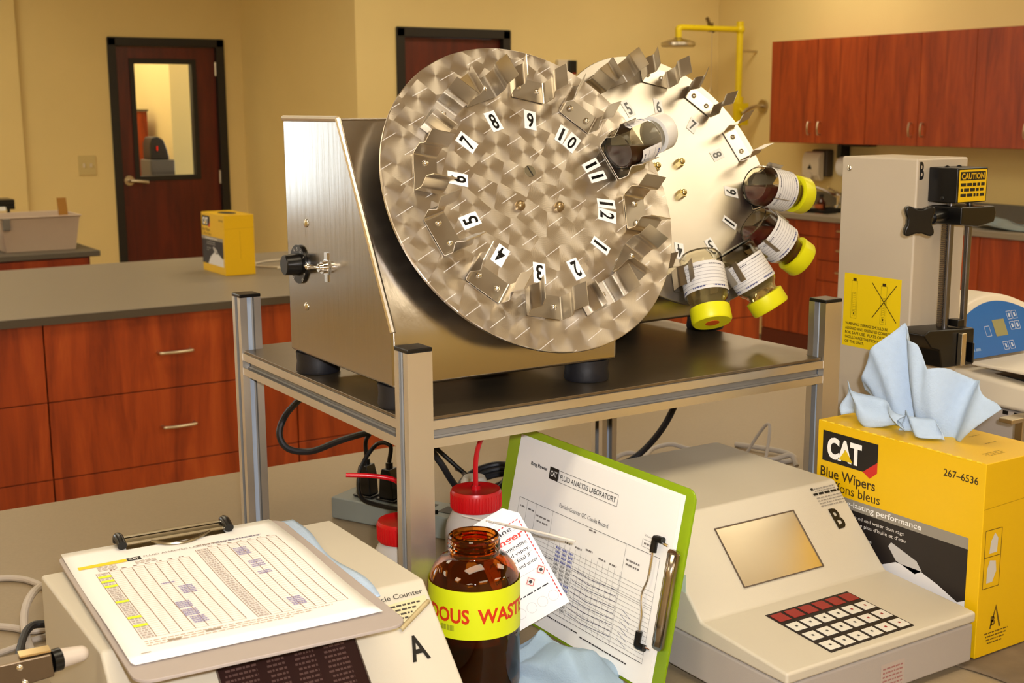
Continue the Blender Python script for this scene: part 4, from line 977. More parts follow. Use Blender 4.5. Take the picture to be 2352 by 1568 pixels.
# clip across the top
ca0, ca1, cb = .060, .170, .318
mb = MB().box(ca0+.004, ca1-.004, cb-.012, cb+.010, .0035, .0060)
mb.tube([(ca0+.004, cb+.008, .0125), (ca1-.004, cb+.008, .0125)], .0018, 10, 1).tube([(ca0+.004, cb-.006, .0095), (ca1-.004, cb-.006, .0095)], .0020, 10, 1).tube([(ca0+.03, cb-.008, .009), ((ca0+ca1)/2-.01, cb-.020, .0075), ((ca0+ca1)/2+.01, cb-.022, .0075), (ca1-.02, cb-.008, .009)], .0018, 8, 6)
mb.box(ca0+.004, ca1-.004, cb-.004, cb+.003, .0090, .0110).build('clip_bar', mat('clip_bronze', (.32, .27, .18), .3, 1, noise=.1), t, local=True)
for x in (ca0, ca1): MB().tube([(x, cb+.010, .008), (x, cb+.009, .0135), (x, cb+.001, .0145), (x, cb-.012, .0105)], .0048, 12, 5).build('clip_tip', blackp, t, local=True)
# folded blue cloth under it
def fold(a, b):
    q = V((.5010, 1.008)).lerp(V((.5205, 1.262)), b); return (q.x-.05+.048*a+.004*sin(9*b), q.y, 1.0548+.0011*(1+sin(12*b+6*a))+.0004)
t = tag(MB().grid(lambda a, b: V(fold(a, b)) if b > 0 else V(fold(a, b)), 10, 40).build('folded_wiper', blue_w, solid=.0010), 'flat folded blue wiper under the grey clipboard\'s right side', 'cloth')

# ------------------------------------------------------------------ green clipboard leaning on counter B
gv = V((.045, 0, .2246)).normalized()
gf = plane_fn((.790, 1.304, ZB+.0006), (0, -1, 0), gv); gn = V((0, -1, 0)).cross(gv)
t = thing('clipboard', 'green clipboard with a record sheet, propped against particle counter B', 'clipboard', (.795, 1.13, ZB))
GW, GH = .350, .2235
MB().prism([gf(a, b, -.0028) for a, b in rrect(0, 0, GW, GH, .013)], gn*.0028).build('board', green_ac, t, bevel=.0004)
for k in range(4):
    MB().prism([gf(a, b, .0004+.0004*k) for a, b in ((.021+.0015*k, .004), (.333-.0012*k, .004), (.336-.0015*k, .2155-.0012*k), (.026+.002*k, .2145-.0015*k))], gn*.0002).build('record_sheet', paper_m, t, smooth=False)
p = Print(lambda a, b, h=0: gf(a, b, h+.0021)); G = C('3C3836', .8); G2 = C('77726E', .8)
p.text('Ring Power', .058, .1835, .0042, C(BK), width=.035, bold=.03)
p.rect(.098, .176, .1165, .1905, C('14100F')); p.frame(.1175, .1762, .231, .1895, .0005, G)
p.text('FLUID ANALYSIS LABORATORY', .1205, .1798, .0062, G, width=.107, bold=.005)
p.text('Particle Counter QC Checks Record', .128, .1490, .0050, G, width=.094)
p.text('Volume', .285, .1585, .0026, G2, width=.013).frame(.283, .147, .302, .155, .0004, G2).dashes(.286, .299, .150, .002, G2, 5, .003)
p.line(.046, .1405, .315, .1425, .0005, G).line(.046, .1405, .046, .10, .0004, G2)
for a in (.064, .083, .118): p.line(a, .1407, a, .085, .0004, G2)
p.dashes(.049, .060, .130, .0018, G2, 1, .004).dashes(.067, .080, .130, .0018, G2, 2, .004).dashes(.086, .114, .127, .0018, G2, 3, .006).dashes(.088, .112, .121, .0018, G2, 4, .006)
p.dashes(.19, .203, .138, .0018, G2, 6, .005)
p.line(.046, .088, .315, .088, .0004, G2)
for i in range(17): p.line(.060, .105-.0048*i, .315, .105-.0048*i, .00035, G2)
for i in range(13): a = .13+.0105*i; p.line(a, .110, a, .030, .00035, G2)
for a in (.258, .315): p.line(a, .1420, a, .030, .0004, G2)
p.line(.06, .028, .315, .0285, .0005, G)
for a, b in ((.15, .112), (.17, .112), (.19, .115), (.215, .112), (.235, .112), (.262, .125), (.262, .120)): p.dashes(a, a+.013+.01*(a > .25), b, .002, G2, int(a*999), .004)
Bl = C('6B70A8', .8); Gm = C('8A8886', .8)
R = random.Random(3)
for i in range(15):
    for j in range(3): p.dashes(.135+.0125*j, .1445+.0125*j, .1015-.0048*i, .0026, Bl if (i//4) % 2 == 0 else Gm, i*5+j, .0016)
for i in range(6): p.dashes(.070, .085, .100-.0048*i, .0024, Bl, 400+i, .0016)
for i in range(9):
    b = .088-.0065*i
    p.line(.175, b, .205, b-.0022, .0006, C('3B3C58')).line(.205, b-.0022, .255, b+.001, .0006, C('3B3C58'))
    if i > 2: p.line(.268, b+.004, .285, b-.002, .0005, C('5A6080'))
for i in range(5): p.line(.095, .085-.009*i, .130, .0865-.009*i, .0006, C('3B3C58'))
p.dashes(.10, .20, .0205, .0016, G, 55, .003).dashes(.205, .29, .018, .0016, G, 56, .003)
p.up(); p.text('CAT', .1005, .1805, .0062, C('E8E6E2'), width=.0135, bold=.03)
p.build('record_print', t)
# clip along the right edge
ga = .322
MB().prism([gf(a, b, .0025) for a, b in rrect(.330, .052, .345, .158, .004)], gn*.004).grid(lambda a, b: gf(.331+.012*a, .056+.098*b, .0065+.004*sin(pi*a)), 8, 4).build('clip_plate', mat('clip_dark_chrome', (.40, .35, .28), .22, 1, noise=.25), t, solid=.0006)
MB().tube([gf(.328, .160, .006), gf(.312, .161, .008), gf(.309, .150, .008), gf(.309, .120, .008), gf(.304, .104, .008), gf(.304, .094, .008), gf(.308, .080, .008), gf(.309, .062, .008), gf(.311, .050, .008), gf(.328, .048, .006)], .0015, 8, 5).build('clip_wire', chrome, t)
for b0, b1 in ((.148, .163), (.047, .062)):
    e = .163 if b0 > .1 else .047
    MB().tube([gf(.3095, b0 if e > .1 else b1, .0085), gf(.3095, e-.002 if e > .1 else e+.002, .0085), gf(.3115, e, .0085), gf(.321, e+.0005, .0075)], .0038, 10, 4).build('clip_tip', blackp, t)

# ------------------------------------------------------------------ waste bottle
bc = V((.651, 1.093, ZB+.0005))
t = thing('amber_bottle', 'open amber glass bottle with fluorescent yellow hazardous waste label', 'bottle', bc)
R_ = .0478
out = [(0, .003), (.030, .0008), (.043, .0008), (.0470, .005), (R_, .012), (R_, .118), (.0465, .128), (.042, .137), (.034, .1455), (.0275, .149), (.0265, .1515), (.0262, .153), (.0277, .1545), (.0262, .1565), (.0277, .1585), (.0262, .1605), (.0275, .1625), (.0262, .1645), (.0268, .1675), (.0255, .169)]
inn = [(.0225, .169), (.0215, .165), (.0215, .152), (.026, .147), (.033, .1425), (.040, .134), (.0445, .124), (.0455, .116), (.0455, .014), (.042, .006), (0, .006)]
MB().lathe(out+inn, bc, n=56).build('glass_body', amber, t)
MB().lathe([(0, .0065), (.0415, .0065), (.0450, .0145), (.0450, .062), (0, .062)], bc, n=48).build('waste_liquid', liquid_m, t)
camdir = math.atan2(-bc.y, -bc.x)
fn = lambda a, b, h=0: bc+V(((R_+.0003+h)*cos(camdir+a/R_), (R_+.0003+h)*sin(camdir+a/R_), b))
p = Print(fn, step=.0025); p.rect(-.118, .0715, .118, .1235, C('D2DC16', .45)); p.up()
p.text('HAZARDOUS', -.1135, .0895, .0150, C('C8300A', .5), width=.108, bold=.03); p.text('WASTE', .0030, .0895, .0150, C('C8300A', .5), width=.064, bold=.03)
p.dashes(-.038, -.022, .080, .006, C('9AA018'), 3, .003)
p.build('hazard_label', t)

# ------------------------------------------------------------------ wash bottles
def wash(c, hgt, tube_pts, label):
    c = V(c); t = thing('wash_bottle', label, 'bottle', c)
    r = .0365
    MB().lathe([(.030, .0004), (r, .006), (r, hgt-.050), (r*.96, hgt-.040), (r*.82, hgt-.030), (r*.74, hgt-.026), (r*.74, hgt-.008), (0, hgt-.008)], c, n=36).build('bottle_body', ldpe, t)
    rc = .0298
    mb = MB().lathe([(rc*.97, hgt-.0235), (rc, hgt-.022), (rc, hgt-.003), (rc*.96, hgt), (rc*.8, hgt), (rc*.75, hgt-.0008), (0, hgt-.0008)], c, n=48)
    for i in range(48):
        a = 2*pi*i/48; d = V((cos(a), sin(a), 0)); mb.cyl(c+d*rc+V((0, 0, hgt-.021)), c+d*rc+V((0, 0, hgt-.004)), .0007, 5)
    mb.build('screw_cap', redcap, t)
    MB().tube([c+V(q) for q in tube_pts], .0032, 12, 8, r2=.0026).cyl(c+V((0, 0, hgt-.002)), c+V((0, 0, hgt+.004)), .0055, 14).build('spout_tube', redtube, t)
h1_ = .142; h2_ = .166
wash((.650, 1.250, ZB), h1_, [(0, 0, h1_), (.0, 0, h1_+.034), (-.004, .002, h1_+.044), (-.014, .006, h1_+.050), (-.035, .016, h1_+.054), (-.058, .026, h1_+.056)], 'wash bottle with red cap directly behind the front post')
wash((.742, 1.240, ZB), h2_, [(0, 0, h2_), (.0, 0, h2_+.030), (.004, -.001, h2_+.052), (.012, -.004, h2_+.066), (.026, -.01, h2_+.074), (.045, -.018, h2_+.070)], 'wash bottle with red cap and tall bent tube, behind the amber bottle')

# ------------------------------------------------------------------ hazard tag with its cable tie
TAGO = V((.7245, 1.1545, 1.066))          # corner near the eyelet
tu = V((.8446, -.5353, 0)); 
tg = thing('hazard_tag', 'white plastic hazard tag with red striped border, behind the amber bottle', 'tag', (.72, 1.10, .93))
TO = ray(1192, 1450, 1.425); tU = (ray(1308, 1382, 1.425)-TO).normalized(); tV = ray(1086, 1204, 1.445)-TO
tn0 = tU.cross(tV).normalized(); tV = tn0.cross(tU)
tf = plane_fn(TO, tU, tV)
TW, TH = .066, .128
MB().prism([tf(a, b) for a, b in [(0, 0), (TW, 0), (TW, TH-.014), (TW-.014, TH), (.014, TH), (0, TH-.014)]], tn0*-.0008).build('tag_card', mat('laminated_card', 'E4E2E2', .25, noise=.02), tg, bevel=.0002)
TW_, TH_ = TW, TH; TW, TH = .078, .150
p = Print(lambda a, b, h=0: tf(a*TW_/.078, b*TH_/.150, h)); RD = C('C4302C')
for i in range(22):
    b = .012+.0052*i
    p.poly([(TW-.006, b), (TW-.0045, b+.001), (TW-.0045, b+.0042), (TW-.006, b+.0032)], RD); p.poly([(.0045, b), (.006, b+.001), (.006, b+.0042), (.0045, b+.0032)], RD)
for i in range(12):
    a = .008+.0055*i; p.poly([(a, .1265), (a+.0032, .1265), (a+.0042, .128), (a+.001, .128)], RD)
for i in range(6): p.line(.008, .117-.0115*i, TW-.008, .117-.0115*i, .0003, C('8A8684'))
HW = C('26242A')
p.text('Hexane', .012, .1185, .0065, HW, width=.046, bold=.01); p.text('Danger', .010, .1060, .0080, C('D43A2C'), width=.060, bold=.02)
for i, s_ in enumerate(('Flammable', 'liquid and vapor.', 'May be fatal if', 'swallowed and enter')): p.text(s_, (.030, .010, .018, .008)[i], .0955-.0090*i, .0046, HW, width=(.038, .058, .046, .062)[i], bold=.01)
for (a, b) in ((.046, .048), (.066, .055)):
    p.poly([(a, b-.0085), (a+.0085, b), (a, b+.0085), (a-.0085, b)], C('D8D5D2')); p.up()
    for k in range(4):
        q = [(a, b-.006), (a+.006, b), (a, b+.006), (a-.006, b)]; p.line(*q[k], *q[(k+1) % 4], .0008, RD)
    p.rect(a-.002, b-.002, a+.002, b+.002, HW)
p.dashes(.012, .066, .034, .0018, HW, 9, .006)
for i in range(4):
    a = .014+.0165*i; n = 16
    for k in range(n): p.line(a+.0068*cos(2*pi*k/n), .018+.0068*sin(2*pi*k/n), a+.0068*cos(2*pi*(k+1)/n), .018+.0068*sin(2*pi*(k+1)/n), .0003, C('9C9896'))
p.build('tag_print', tg)
MB().lathe([(.0030, .0008), (.0052, .0012), (.0052, .0018), (.0030, .0018)], tf(.033, .1195), tn0, n=24, closed=True).build('eyelet', nickel, tg)
MB().tube([ray(1062, 1184, 1.475), tf(.033, .1215, .003), tf(.039, .1165, .004), ray(1240, 1222, 1.39), ray(1322, 1243, 1.37)], .0013, 8, 8).build('cable_tie', mat('nylon_tie', 'D9D2C8', .35, noise=.03), tg)
# crumpled blue wiper in front of the green clipboard
def crump(a, b):
    u, v = a-.5, b-.5
    x = .732+.105*u+.055*v; y = 1.062-.10*u+.080*v
    env = max(0, 1-(2*abs(u))**3)*max(0, 1-(2*abs(v))**3)
    tri = lambda q: abs((q % 1)*2-1)
    z = ZB+.002+env*(.012+.020*tri(1.1*a+.8*b+.1)+.011*tri(1.9*a-1.6*b+.35)+.005*tri(3.7*a+2.9*b))
    return V((x+.008*sin(11*b+4*a), y+.008*sin(9*a-5*b), z))
tag(MB().grid(crump, 70, 60).build('crumpled_wiper', mat('stained_blue_cloth', '93A9BC', .9, noise=.28, nscale=22, bump=.3, bscale=500), solid=.0008), 'crumpled blue wiper lying at the foot of the green clipboard', 'cloth')
t = tag(MB().prism([V(q) for q in ((.700, 1.135, ZB+.0005), (.722, 1.118, ZB+.0005), (.736, 1.136, ZB+.0005), (.714, 1.153, ZB+.0005))], (0, 0, .024)).build('black_block', blackp, bevel=.003), 'small black block peeking out right of the amber bottle', 'block')

# ------------------------------------------------------------------ syringe tower
TX, TX1, TY, TY1, TZ = 1.34, 1.441, 1.117, 1.247, 1.432
t = thing('sampler_tower', 'tall beige sampler tower with black clamp and yellow warning sticker', 'instrument', (1.39, 1.18, ZB))
MB().box(TX, TX1, TY, TY1, ZB+.0005, TZ).build('tower_case', beige, t, bevel=.003, seg=3)
MB().ball((TX, TY1-.014, TZ-.016), .0042, 12, (.5, 1, 1)).build('case_screw', screw_m, t)
p = Print(plane_fn((TX, TY1, ZB), (0, -1, 0), (0, 0, 1)))
s0, s1, z0, z1 = .014, .114, .277, .379
p.rect(s0, z0, s1, z1, C('E3C40A', .5)); p.up(); K = C('3A2C08', .6)
for i, s_ in enumerate(('WARNING: SYRINGE SHOULD BE', 'ALIGNED AND ORIENTED CORRECTLY', 'FOR SAFE USE.  FLATS OF SYRINGE', 'SHOULD FACE THE FRONT AND BACK', 'OF THE UNIT.')):
    p.text(s_, s0+.005, z0+.0300-.0063*i, .0038, K, width=.0029*len(s_), bold=.02)
def pict(a, b):
    p.frame(a, b, a+.010, b+.052, .0003, K); p.frame(a+.002, b+.012, a+.008, b+.036, .0003, K)
    for i in range(9): p.line(a+.003, b+.014+.0025*i, a+.007, b+.014+.0025*i, .0003, K)
    p.rect(a+.002, b+.052, a+.008, b+.056, K).frame(a+.0025, b+.003, a+.0075, b+.010, .0003, K).rect(a+.004, b+.005, a+.006, b+.008, K)
pict(s0+.014, z0+.040); pict(s0+.066, z0+.038)
p.line(s0+.050, z0+.093, s0+.094, z0+.043, .0012, K).line(s0+.092, z0+.093, s0+.052, z0+.045, .0012, K)
p.build('warning_sticker', t)
p = Print(plane_fn((TX, TY, ZB), (1, 0, 0), (0, 0, 1))); p.text('B', .0045, 1.4055-ZB, .0225, C('100D0D', .4), width=.0085, bold=.03); p.build('letter_mark', t)
by = 1.071
MB().box(1.362, 1.422, by, TY-.0005, 1.376, 1.421).build('motor_block', blackm, t, bevel=.0015)
p = Print(plane_fn((1.362, by, 1.376), (1, 0, 0), (0, 0, 1)))
p.rect(.003, .0015, .0575, .0425, C('E0B80C', .5)); p.up(); p.rect(.0055, .0290, .055, .0400, C('120E06'))
for i in range(3): p.dashes(.007, .054, .0215-.0068*i, .0040, C('1C1608'), i, .007)
p.up(); p.text('CAUTION', .0075, .0308, .0074, C('C79E10'), width=.045, bold=.04); p.build('caution_sticker', t)
for x, y in ((1.378, by+.030), (1.402, by+.030)): MB().ball((x, y, 1.4212), .0035, 10, (1, 1, .6)).build('block_screw', blackm, t)
MB().ball((1.3618, by+.022, 1.3815), .003, 10, (.5, 1, 1)).build('side_screw', blackm, t)
ry = by+.021; rod_m = mat('dark_rod', (.16, .15, .15), .22, .9, noise=.05)
for x, rr in ((1.379, .0052), (1.4165, .0046)):
    MB().cyl((x, ry, 1.19), (x, ry, 1.377), rr, 16).build('guide_rod', rod_m, t)
mb = MB()
for i in range(58): mb.cyl((1.3722, ry+.003, 1.205+.0025*i), (1.3722, ry+.003, 1.2064+.0025*i), .0036, 8)
o = mb.build('lead_screw', mat('dark_screw', (.12, .10, .09), .3, .9, noise=.05), t, smooth=False); o['kind'] = 'stuff'
MB().prism([(1.361, by-.010, 1.372), (1.361, by-.010, 1.349), (1.395, by-.010, 1.345), (1.428, by-.010, 1.350), (1.431, by-.010, 1.362), (1.427, by-.010, 1.371)], (0, .050, 0)).build('clamp_arm', blackm, t, bevel=.002)
kc = ray(2110, 507, 1.585); sb = V((1.3615, 1.088, 1.361)); ax = (sb-kc).normalized()
MB().cyl(kc, sb, .0062, 18).cyl(kc.lerp(sb, .45), sb, .0085, 18).build('knob_stem', blackm, t)
kx = V((0, 0, 1)); kx = (kx-ax*kx.dot(ax)).normalized(); ky_ = ax.cross(kx); pts = []
fa = (V((-.55, -.80, -.05))).normalized(); kx = (V((0, 0, 1))-fa*fa.z).normalized(); ky_ = fa.cross(kx)
for i in range(96):
    a = 2*pi*i/96; rr = .0150+.0090*(.5+.5*cos(4*(a+.78)))**1.3+.0006*cos(8*(a+.78)); pts.append(kc-fa*.005+(kx*cos(a)+ky_*sin(a))*rr)
MB().prism(pts, fa*.011).build('star_knob', blackp, t, bevel=.0025, seg=3)
MB().prism([(1.313, by, 1.209), (1.325, by, 1.214), (1.414, by, 1.2095), (1.416, by, 1.160), (1.352, by, 1.162), (1.346, by, 1.186), (1.330, by, 1.190)], (0, .045, 0)).build('syringe_holder', blackm, t, bevel=.002)
MB().box(1.380, 1.389, by-.008, by-.0005, 1.163, 1.206).build('holder_plate', nickel, t, bevel=.001)
MB().box(1.400, 1.4035, by-.010, by-.0005, 1.165, 1.192).build('holder_clip', blackm, t, bevel=.001)
MB().box(1.385, 1.398, by+.004, by+.02, 1.2125, 1.222).build('holder_latch', blackm, t, bevel=.001)

# ------------------------------------------------------------------ instrument with the blue display
t = thing('display_instrument', 'cream bench instrument with an arched blue display at the right edge', 'instrument', (1.65, 1.1, ZB))
X0, X1 = 1.50, 1.80
MB().box(X0+.004, X1, .93, 1.21, ZB+.0005, 1.084).build('lower_case', greyen, t, bevel=.006)
MB().prism([(X0, .925, 1.0855), (X0, 1.215, 1.0855), (X0, 1.215, 1.135), (X0, 1.140, 1.128), (X0, 1.05, 1.122), (X0, .925, 1.118)], (X1-X0, 0, 0)).build('upper_case', whitepl, t, bevel=.007, seg=3)
for i in range(9): MB().box(X0+.0028, X0+.0042, .95+.018*i, .958+.018*i, 1.078, 1.083).build('vent_slot', blackp, t, smooth=False)
MB().box(X0+.025, X1-.01, .93, 1.13, 1.1225, 1.1265).build('drip_tray', blackp, t, smooth=False)
MB().prism([(X0+.002, 1.140, 1.1375), (X0+.002, .935, 1.1375), (X0+.002, .935, 1.1425), (X0+.002, 1.140, 1.1425)], (X1-X0-.004, 0, 0)).build('white_platform', whitepl, t, bevel=.002)
MB().box(X0+.035, X0+.05, .95, 1.0, 1.1235, 1.1378).box(X1-.05, X1-.035, .95, 1.0, 1.1235, 1.1378).build('platform_support', whitepl, t)
# arched display head facing the front
dt = radians(25); dy_, dz_ = 1.150, 1.1425
dpf = lambda a, b, h=0: V((X0-.002+a, dy_+b*sin(dt)-h*cos(dt), dz_+b*cos(dt)+h*sin(dt)))
def arch(w, hh, m, n=24, x0=0): return [(x0+m, 0)]+[(x0+m+(w-2*m)*i/n, (hh-m)*(.40+.60*sin(pi*(.12+.76*i/n))**.9)) for i in range(n+1)]+[(x0+w-m, 0)]
DW, DH = .20, .092
MB().prism([dpf(a, b, 0) for a, b in arch(DW, DH, 0)], V((0, .055, 0))).build('display_head', whitepl, t, bevel=.005, seg=3)
MB().prism([dpf(a, b, .0003) for a, b in arch(DW, DH, .0115)], V((0, -.0008, .0004))).build('blue_panel', bluepan, t, smooth=False)
p = Print(lambda a, b, h=0: dpf(a, b, h+.0014)); Wt = C('B9C6DC', .5)
p.rect(.085, .027, .112, .052, C('8F8A5C', .4)); p.frame(.064, .029, .075, .044, .0008, Wt)
p.up()
for a, b in ((.122, .052), (.134, .052), (.122, .036), (.134, .036), (.094, .008), (.108, .008)): p.frame(a, b-.002, a+.010, b+.010, .0008, Wt).rect(a+.003, b+.001, a+.007, b+.007, Wt)
p.dashes(.018, .042, .010, .004, C('7C9CC8'), 2, .007); p.build('panel_keys', t)
# small silver bracket behind the carton
tag(MB().box(1.43, 1.455, 1.0, 1.012, ZB+.001, 1.095).box(1.40, 1.455, .995, 1.015, 1.095, 1.101).build('silver_bracket', nickel, bevel=.001), 'small silver bracket showing just behind the yellow carton top', 'bracket')

# ------------------------------------------------------------------ power strip, plugs, cables
s0_ = V((.761, 1.696, 0)); s1_ = V((.905, 1.412, 0)); sd = (s1_-s0_).normalized(); sn = V((-sd.y, sd.x, 0))
L_ = (s1_-s0_).length
t = thing('power_strip', 'long grey power strip lying behind the front post', 'power strip', s0_+V((0, 0, ZB)), math.atan2(sd.y, sd.x))
MB().box(0, L_, 0, .062, .0008, .034).build('strip_case', greypl, t, local=True, bevel=.0025)
for i in range(6): MB().box(.030+.05*i, .064+.05*i, .018, .046, .0341, .0348).build('outlet', mat('outlet_dark', '2B2724', .5, noise=.05) if 'outlet_dark' not in bpy.data.materials else bpy.data.materials['outlet_dark'], t, local=True, bevel=.001)
MB().box(-.008, 0, .02, .04, .001, .008).build('strip_tab', greypl, t, local=True)
def sp(x, y, z): return s0_+sd*x+sn*y+V((0, 0, ZB+z))
pl_lab = ['left black plug on the power strip', 'black plug right of the first on the power strip', 'black round adapter plug beyond the front post']
plugs = []
for i, x in enumerate((.045, .087, .235)):
    c = sp(x, .031, .0352)
    t = thing('mains_plug', pl_lab[i], 'plug', c, math.atan2(sd.y, sd.x)); plugs.append(t)
    if i < 2:
        MB().box(-.017, .017, -.015, .015, 0, .003).prism([(-.013, -.011, .003), (.013, -.011, .003), (.011, -.011, .034), (.007, -.011, .048), (-.007, -.011, .048), (-.011, -.011, .034)], (0, .022, 0)).build('plug_body', blackp, t, local=True, bevel=.002)
        MB().cyl((0, 0, .048), (0, 0, .056), .0055, 12).build('strain_relief', blackp, t, local=True)
    else:
        MB().lathe([(.018, 0), (.022, .002), (.022, .034), (.019, .037), (0, .037)], n=24).build('plug_body', blackp, t, local=True)
        MB().lathe([(.019, .0375), (.019, .050), (.015, .057), (0, .058)], n=24).build('plug_cover', mat('white_cover', 'C9C2B6', .5, noise=.05), t, local=True)
def plug_cord(i, pts, r): return MB().tube(pts, r, 10, 8).build('cord', blackp, plugs[i])
def cord(name, pts, r, m, label, res=8): return tag(MB().tube(pts, r, 10, res).build(name, m), label, 'cable')
plug_cord(0, [sp(.045, .031, .092), sp(.048, .031, .125), sp(.085, .035, .150), sp(.14, .04, .135), sp(.19, .06, .09), sp(.225, .085, .05), sp(.24, .10, .012), sp(.25, .13, .006)], .0033)
plug_cord(1, [sp(.087, .031, .092), sp(.090, .030, .118), sp(.070, .022, .118), sp(.060, -.004, .085), sp(.070, -.018, .050), sp(.10, -.016, .041), sp(.16, -.015, .041), sp(.20, -.012, .045)], .0033)
def on(px_, py_, z):
    d = fw+r2*((px_-1176)/FPX)-u2*((py_-784)/FPX); k = (z-CAM.z)/d.z; return CAM+d*k
cz0 = ZB+.0045
# machine cord left: drops behind the shelf and returns
cord('machine_cord', [ray(720, 890, 1.82), ray(690, 915, 1.86), ray(655, 955, 1.90), ray(642, 997, 1.90), ray(662, 1030, 1.90), ray(715, 1036, 1.90), ray(780, 1012, 1.88), ray(842, 994, 1.86), ray(900, 984, 1.86), ray(960, 1000, 1.86), ray(1010, 1060, 1.86), ray(1035, 1100, 1.87), ray(1065, 1140, 1.89), ray(1100, 1180, 1.92)], .0050, rubber, 'thick black cord hanging in a loop below the shelf\'s left rail')
cord('machine_cord', [ray(1560, 890, 1.93), ray(1552, 925, 1.94), ray(1525, 978, 1.97), ray(1490, 1022, 2.0), ray(1455, 1052, 2.01), ray(1420, 1068, 2.0)], .0050, rubber, 'thick black cord slanting down behind particle counter B')
co = [V((.985+.045*cos(a), 1.60+.030*sin(a)+.006*k, cz0+.028+.014*sin(a*1.0+1)+.006*k)) for k in range(3) for a in (0, .8, 1.6, 2.4, 3.2, 4.0, 4.8, 5.6)]
cord('coiled_cord', [V((.90, 1.62, cz0))]+co+[V((1.06, 1.55, cz0))], .0052, rubber, 'coiled black cord heaped behind the red-capped wash bottle', 5)
cord('adapter_cord', [sp(.16, .10, .075), sp(.20, .06, .082), sp(.25, .03, .055), sp(.30, .0, .025), sp(.33, -.02, .008)], .003, mat('brown_cord', '3A2C22', .5, noise=.1), 'thin brown cord crossing in front of the round adapter')
G_ = [([on(1395, 1066, cz0), on(1425, 1045, cz0+.01), on(1450, 1040, cz0+.012), on(1480, 1048, cz0+.004), on(1500, 1030, cz0+.008), on(1540, 1020, cz0+.010), on(1580, 1030, cz0+.004), on(1640, 1040, cz0)], .004, 'grey cable looping behind the left of particle counter B'),
      ([on(1690, 1020, cz0), on(1740, 1027, cz0+.003), on(1800, 1038, cz0+.003), on(1826, 1052, cz0), on(1800, 1060, cz0), on(1740, 1062, cz0)], .0045, 'grey cable running to the right rear post'),
      ([on(1715, 1040, cz0), on(1740, 1000, cz0+.035), on(1762, 974, cz0+.06), on(1768, 990, cz0+.05), on(1758, 1060, cz0+.003)], .0028, 'thin brown cable in a sharp peak near the rear post'),
      ([on(1640, 1045, cz0), on(1700, 1050, cz0+.002), on(1770, 1055, cz0+.008), on(1815, 1045, cz0+.014), on(1830, 1070, cz0)], .0045, 'grey cable lying along the back of particle counter B')]
for a, r, l in G_: cord('signal_cable', a, r, gcable, l)
gm2 = mat('light_grey_cable', 'B3A89C', .5, noise=.05)
cord('signal_cable', [on(-90, 1345, cz0), on(-20, 1330, cz0), on(40, 1328, cz0), on(90, 1342, cz0), on(200, 1400, cz0)], .0042, gm2, 'grey cable curving along the bench, highest at lower left')
cord('signal_cable', [on(120, 1338, cz0+.02), on(85, 1352, cz0+.03), on(62, 1385, cz0+.028), on(55, 1430, cz0+.016), on(66, 1480, cz0+.006), on(85, 1530, cz0)], .0048, gm2, 'thick grey cable arching beside particle counter A\'s left side')
cord('signal_cable', [on(-60, 1434, cz0), on(20, 1440, cz0), on(70, 1448, cz0), on(110, 1444, cz0), on(180, 1440, cz0)], .0042, gm2, 'grey cable lying flat left of counter A, middle one')
cord('signal_cable', [on(130, 1455, cz0), on(80, 1468, cz0), on(30, 1488, cz0), on(-40, 1512, cz0)], .0035, gm2, 'thin grey cable slanting down to the lower left corner')
cord('signal_cable', [on(110, 1432, cz0+.018), on(75, 1436, cz0+.02), on(55, 1460, cz0+.018), on(42, 1510, cz0+.012), on(30, 1560, cz0+.006)], .0045, rubber, 'black cable arching at lower left beside particle counter A')
tag(MB().tube([(1.90, 4.62, ZI+.0045), (1.84, 4.70, ZI+.0045), (1.86, 4.80, ZI+.0045), (1.98, 4.86, ZI+.0045), (2.15, 4.80, ZI+.0045)], .004, 8, 6).tube([(1.87, 4.60, ZI+.0045), (1.95, 4.62, ZI+.0045), (2.10, 4.55, ZI+.0045)], .004, 8, 5).build('white_cable', mat('white_cable', 'CFC6B4', .5, noise=.05)), 'white cable coiled on the island worktop right of the small carton', 'cable')

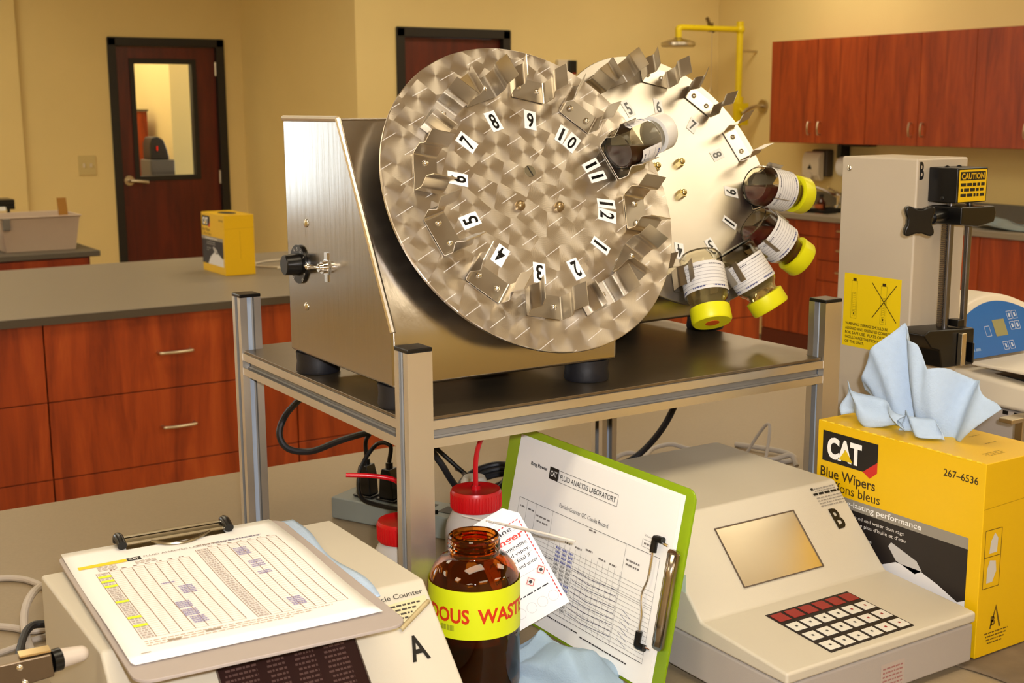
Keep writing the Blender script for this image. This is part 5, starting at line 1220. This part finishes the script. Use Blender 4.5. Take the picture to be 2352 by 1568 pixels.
# ------------------------------------------------------------------ clamp arm at the lower left corner
a0 = ray(-40, 1560, 1.02); a1 = ray(118, 1518, 1.045); a2 = ray(138, 1512, 1.05); a3 = ray(192, 1499, 1.06)
t = thing('clamp_stand', 'black metal clamp arm with white tip at the lower left corner', 'clamp', (a0.x, a0.y, ZB))
MB().cyl((a0.x, a0.y, ZB+.0005), (a0.x, a0.y, ZB+.012), .035, 28).cyl((a0.x, a0.y, ZB+.01), (a0.x, a0.y, a0.z+.012), .006, 16).build('stand_rod', blackm, t)
dx = (a1-a0).normalized(); dn_ = dx.cross(V((0, 0, 1))).normalized(); dz2 = dn_.cross(dx)
hm = mat('clamp_metal', (.20, .15, .10), .28, .9, noise=.2)
MB().prism([a0+dn_*.009-dz2*.012, a0+dn_*.009+dz2*.012, a1+dn_*.009+dz2*.010, a1+dn_*.009-dz2*.010], dn_*-.018).build('clamp_body', hm, t, bevel=.0015)
MB().prism([a0.lerp(a1, .55)+dn_*.007+dz2*.0125, a1+dn_*.007+dz2*.011, a1-dn_*.005+dz2*.011, a0.lerp(a1, .55)-dn_*.005+dz2*.0125], dz2*.0015).build('clamp_cover', mat('brass_strip', (.8, .6, .3), .2, 1, noise=.05), t)
for k, s in ((.52, .006), (.56, -.008), (.15, .004)): MB().ball(a0.lerp(a1, k)+dn_*.0095+dz2*s, .0032, 12).build('clamp_screw', chrome, t)
MB().cyl(a1, a2, .0095, 18).build('tip_collar', blackp, t)
MB().cyl(a2, a2.lerp(a3, .85), .0085, 18, r2=.0068).ball(a2.lerp(a3, .87), .0068, 14).build('tip', mat('pale_tip', 'C2B4A4', .4, noise=.03), t)

# absorbent pad under the carton
def pad(a, b):
    x = 1.12+.34*a+.006*sin(13*b); y = .74+.36*b+.010*sin(17*a); return V((x, y, ZB+.0012+.0012*sin(21*a+3*b)*(1 if y < .83 else 0)+(.004*abs(sin(15*a)) if b < .02 else 0)))
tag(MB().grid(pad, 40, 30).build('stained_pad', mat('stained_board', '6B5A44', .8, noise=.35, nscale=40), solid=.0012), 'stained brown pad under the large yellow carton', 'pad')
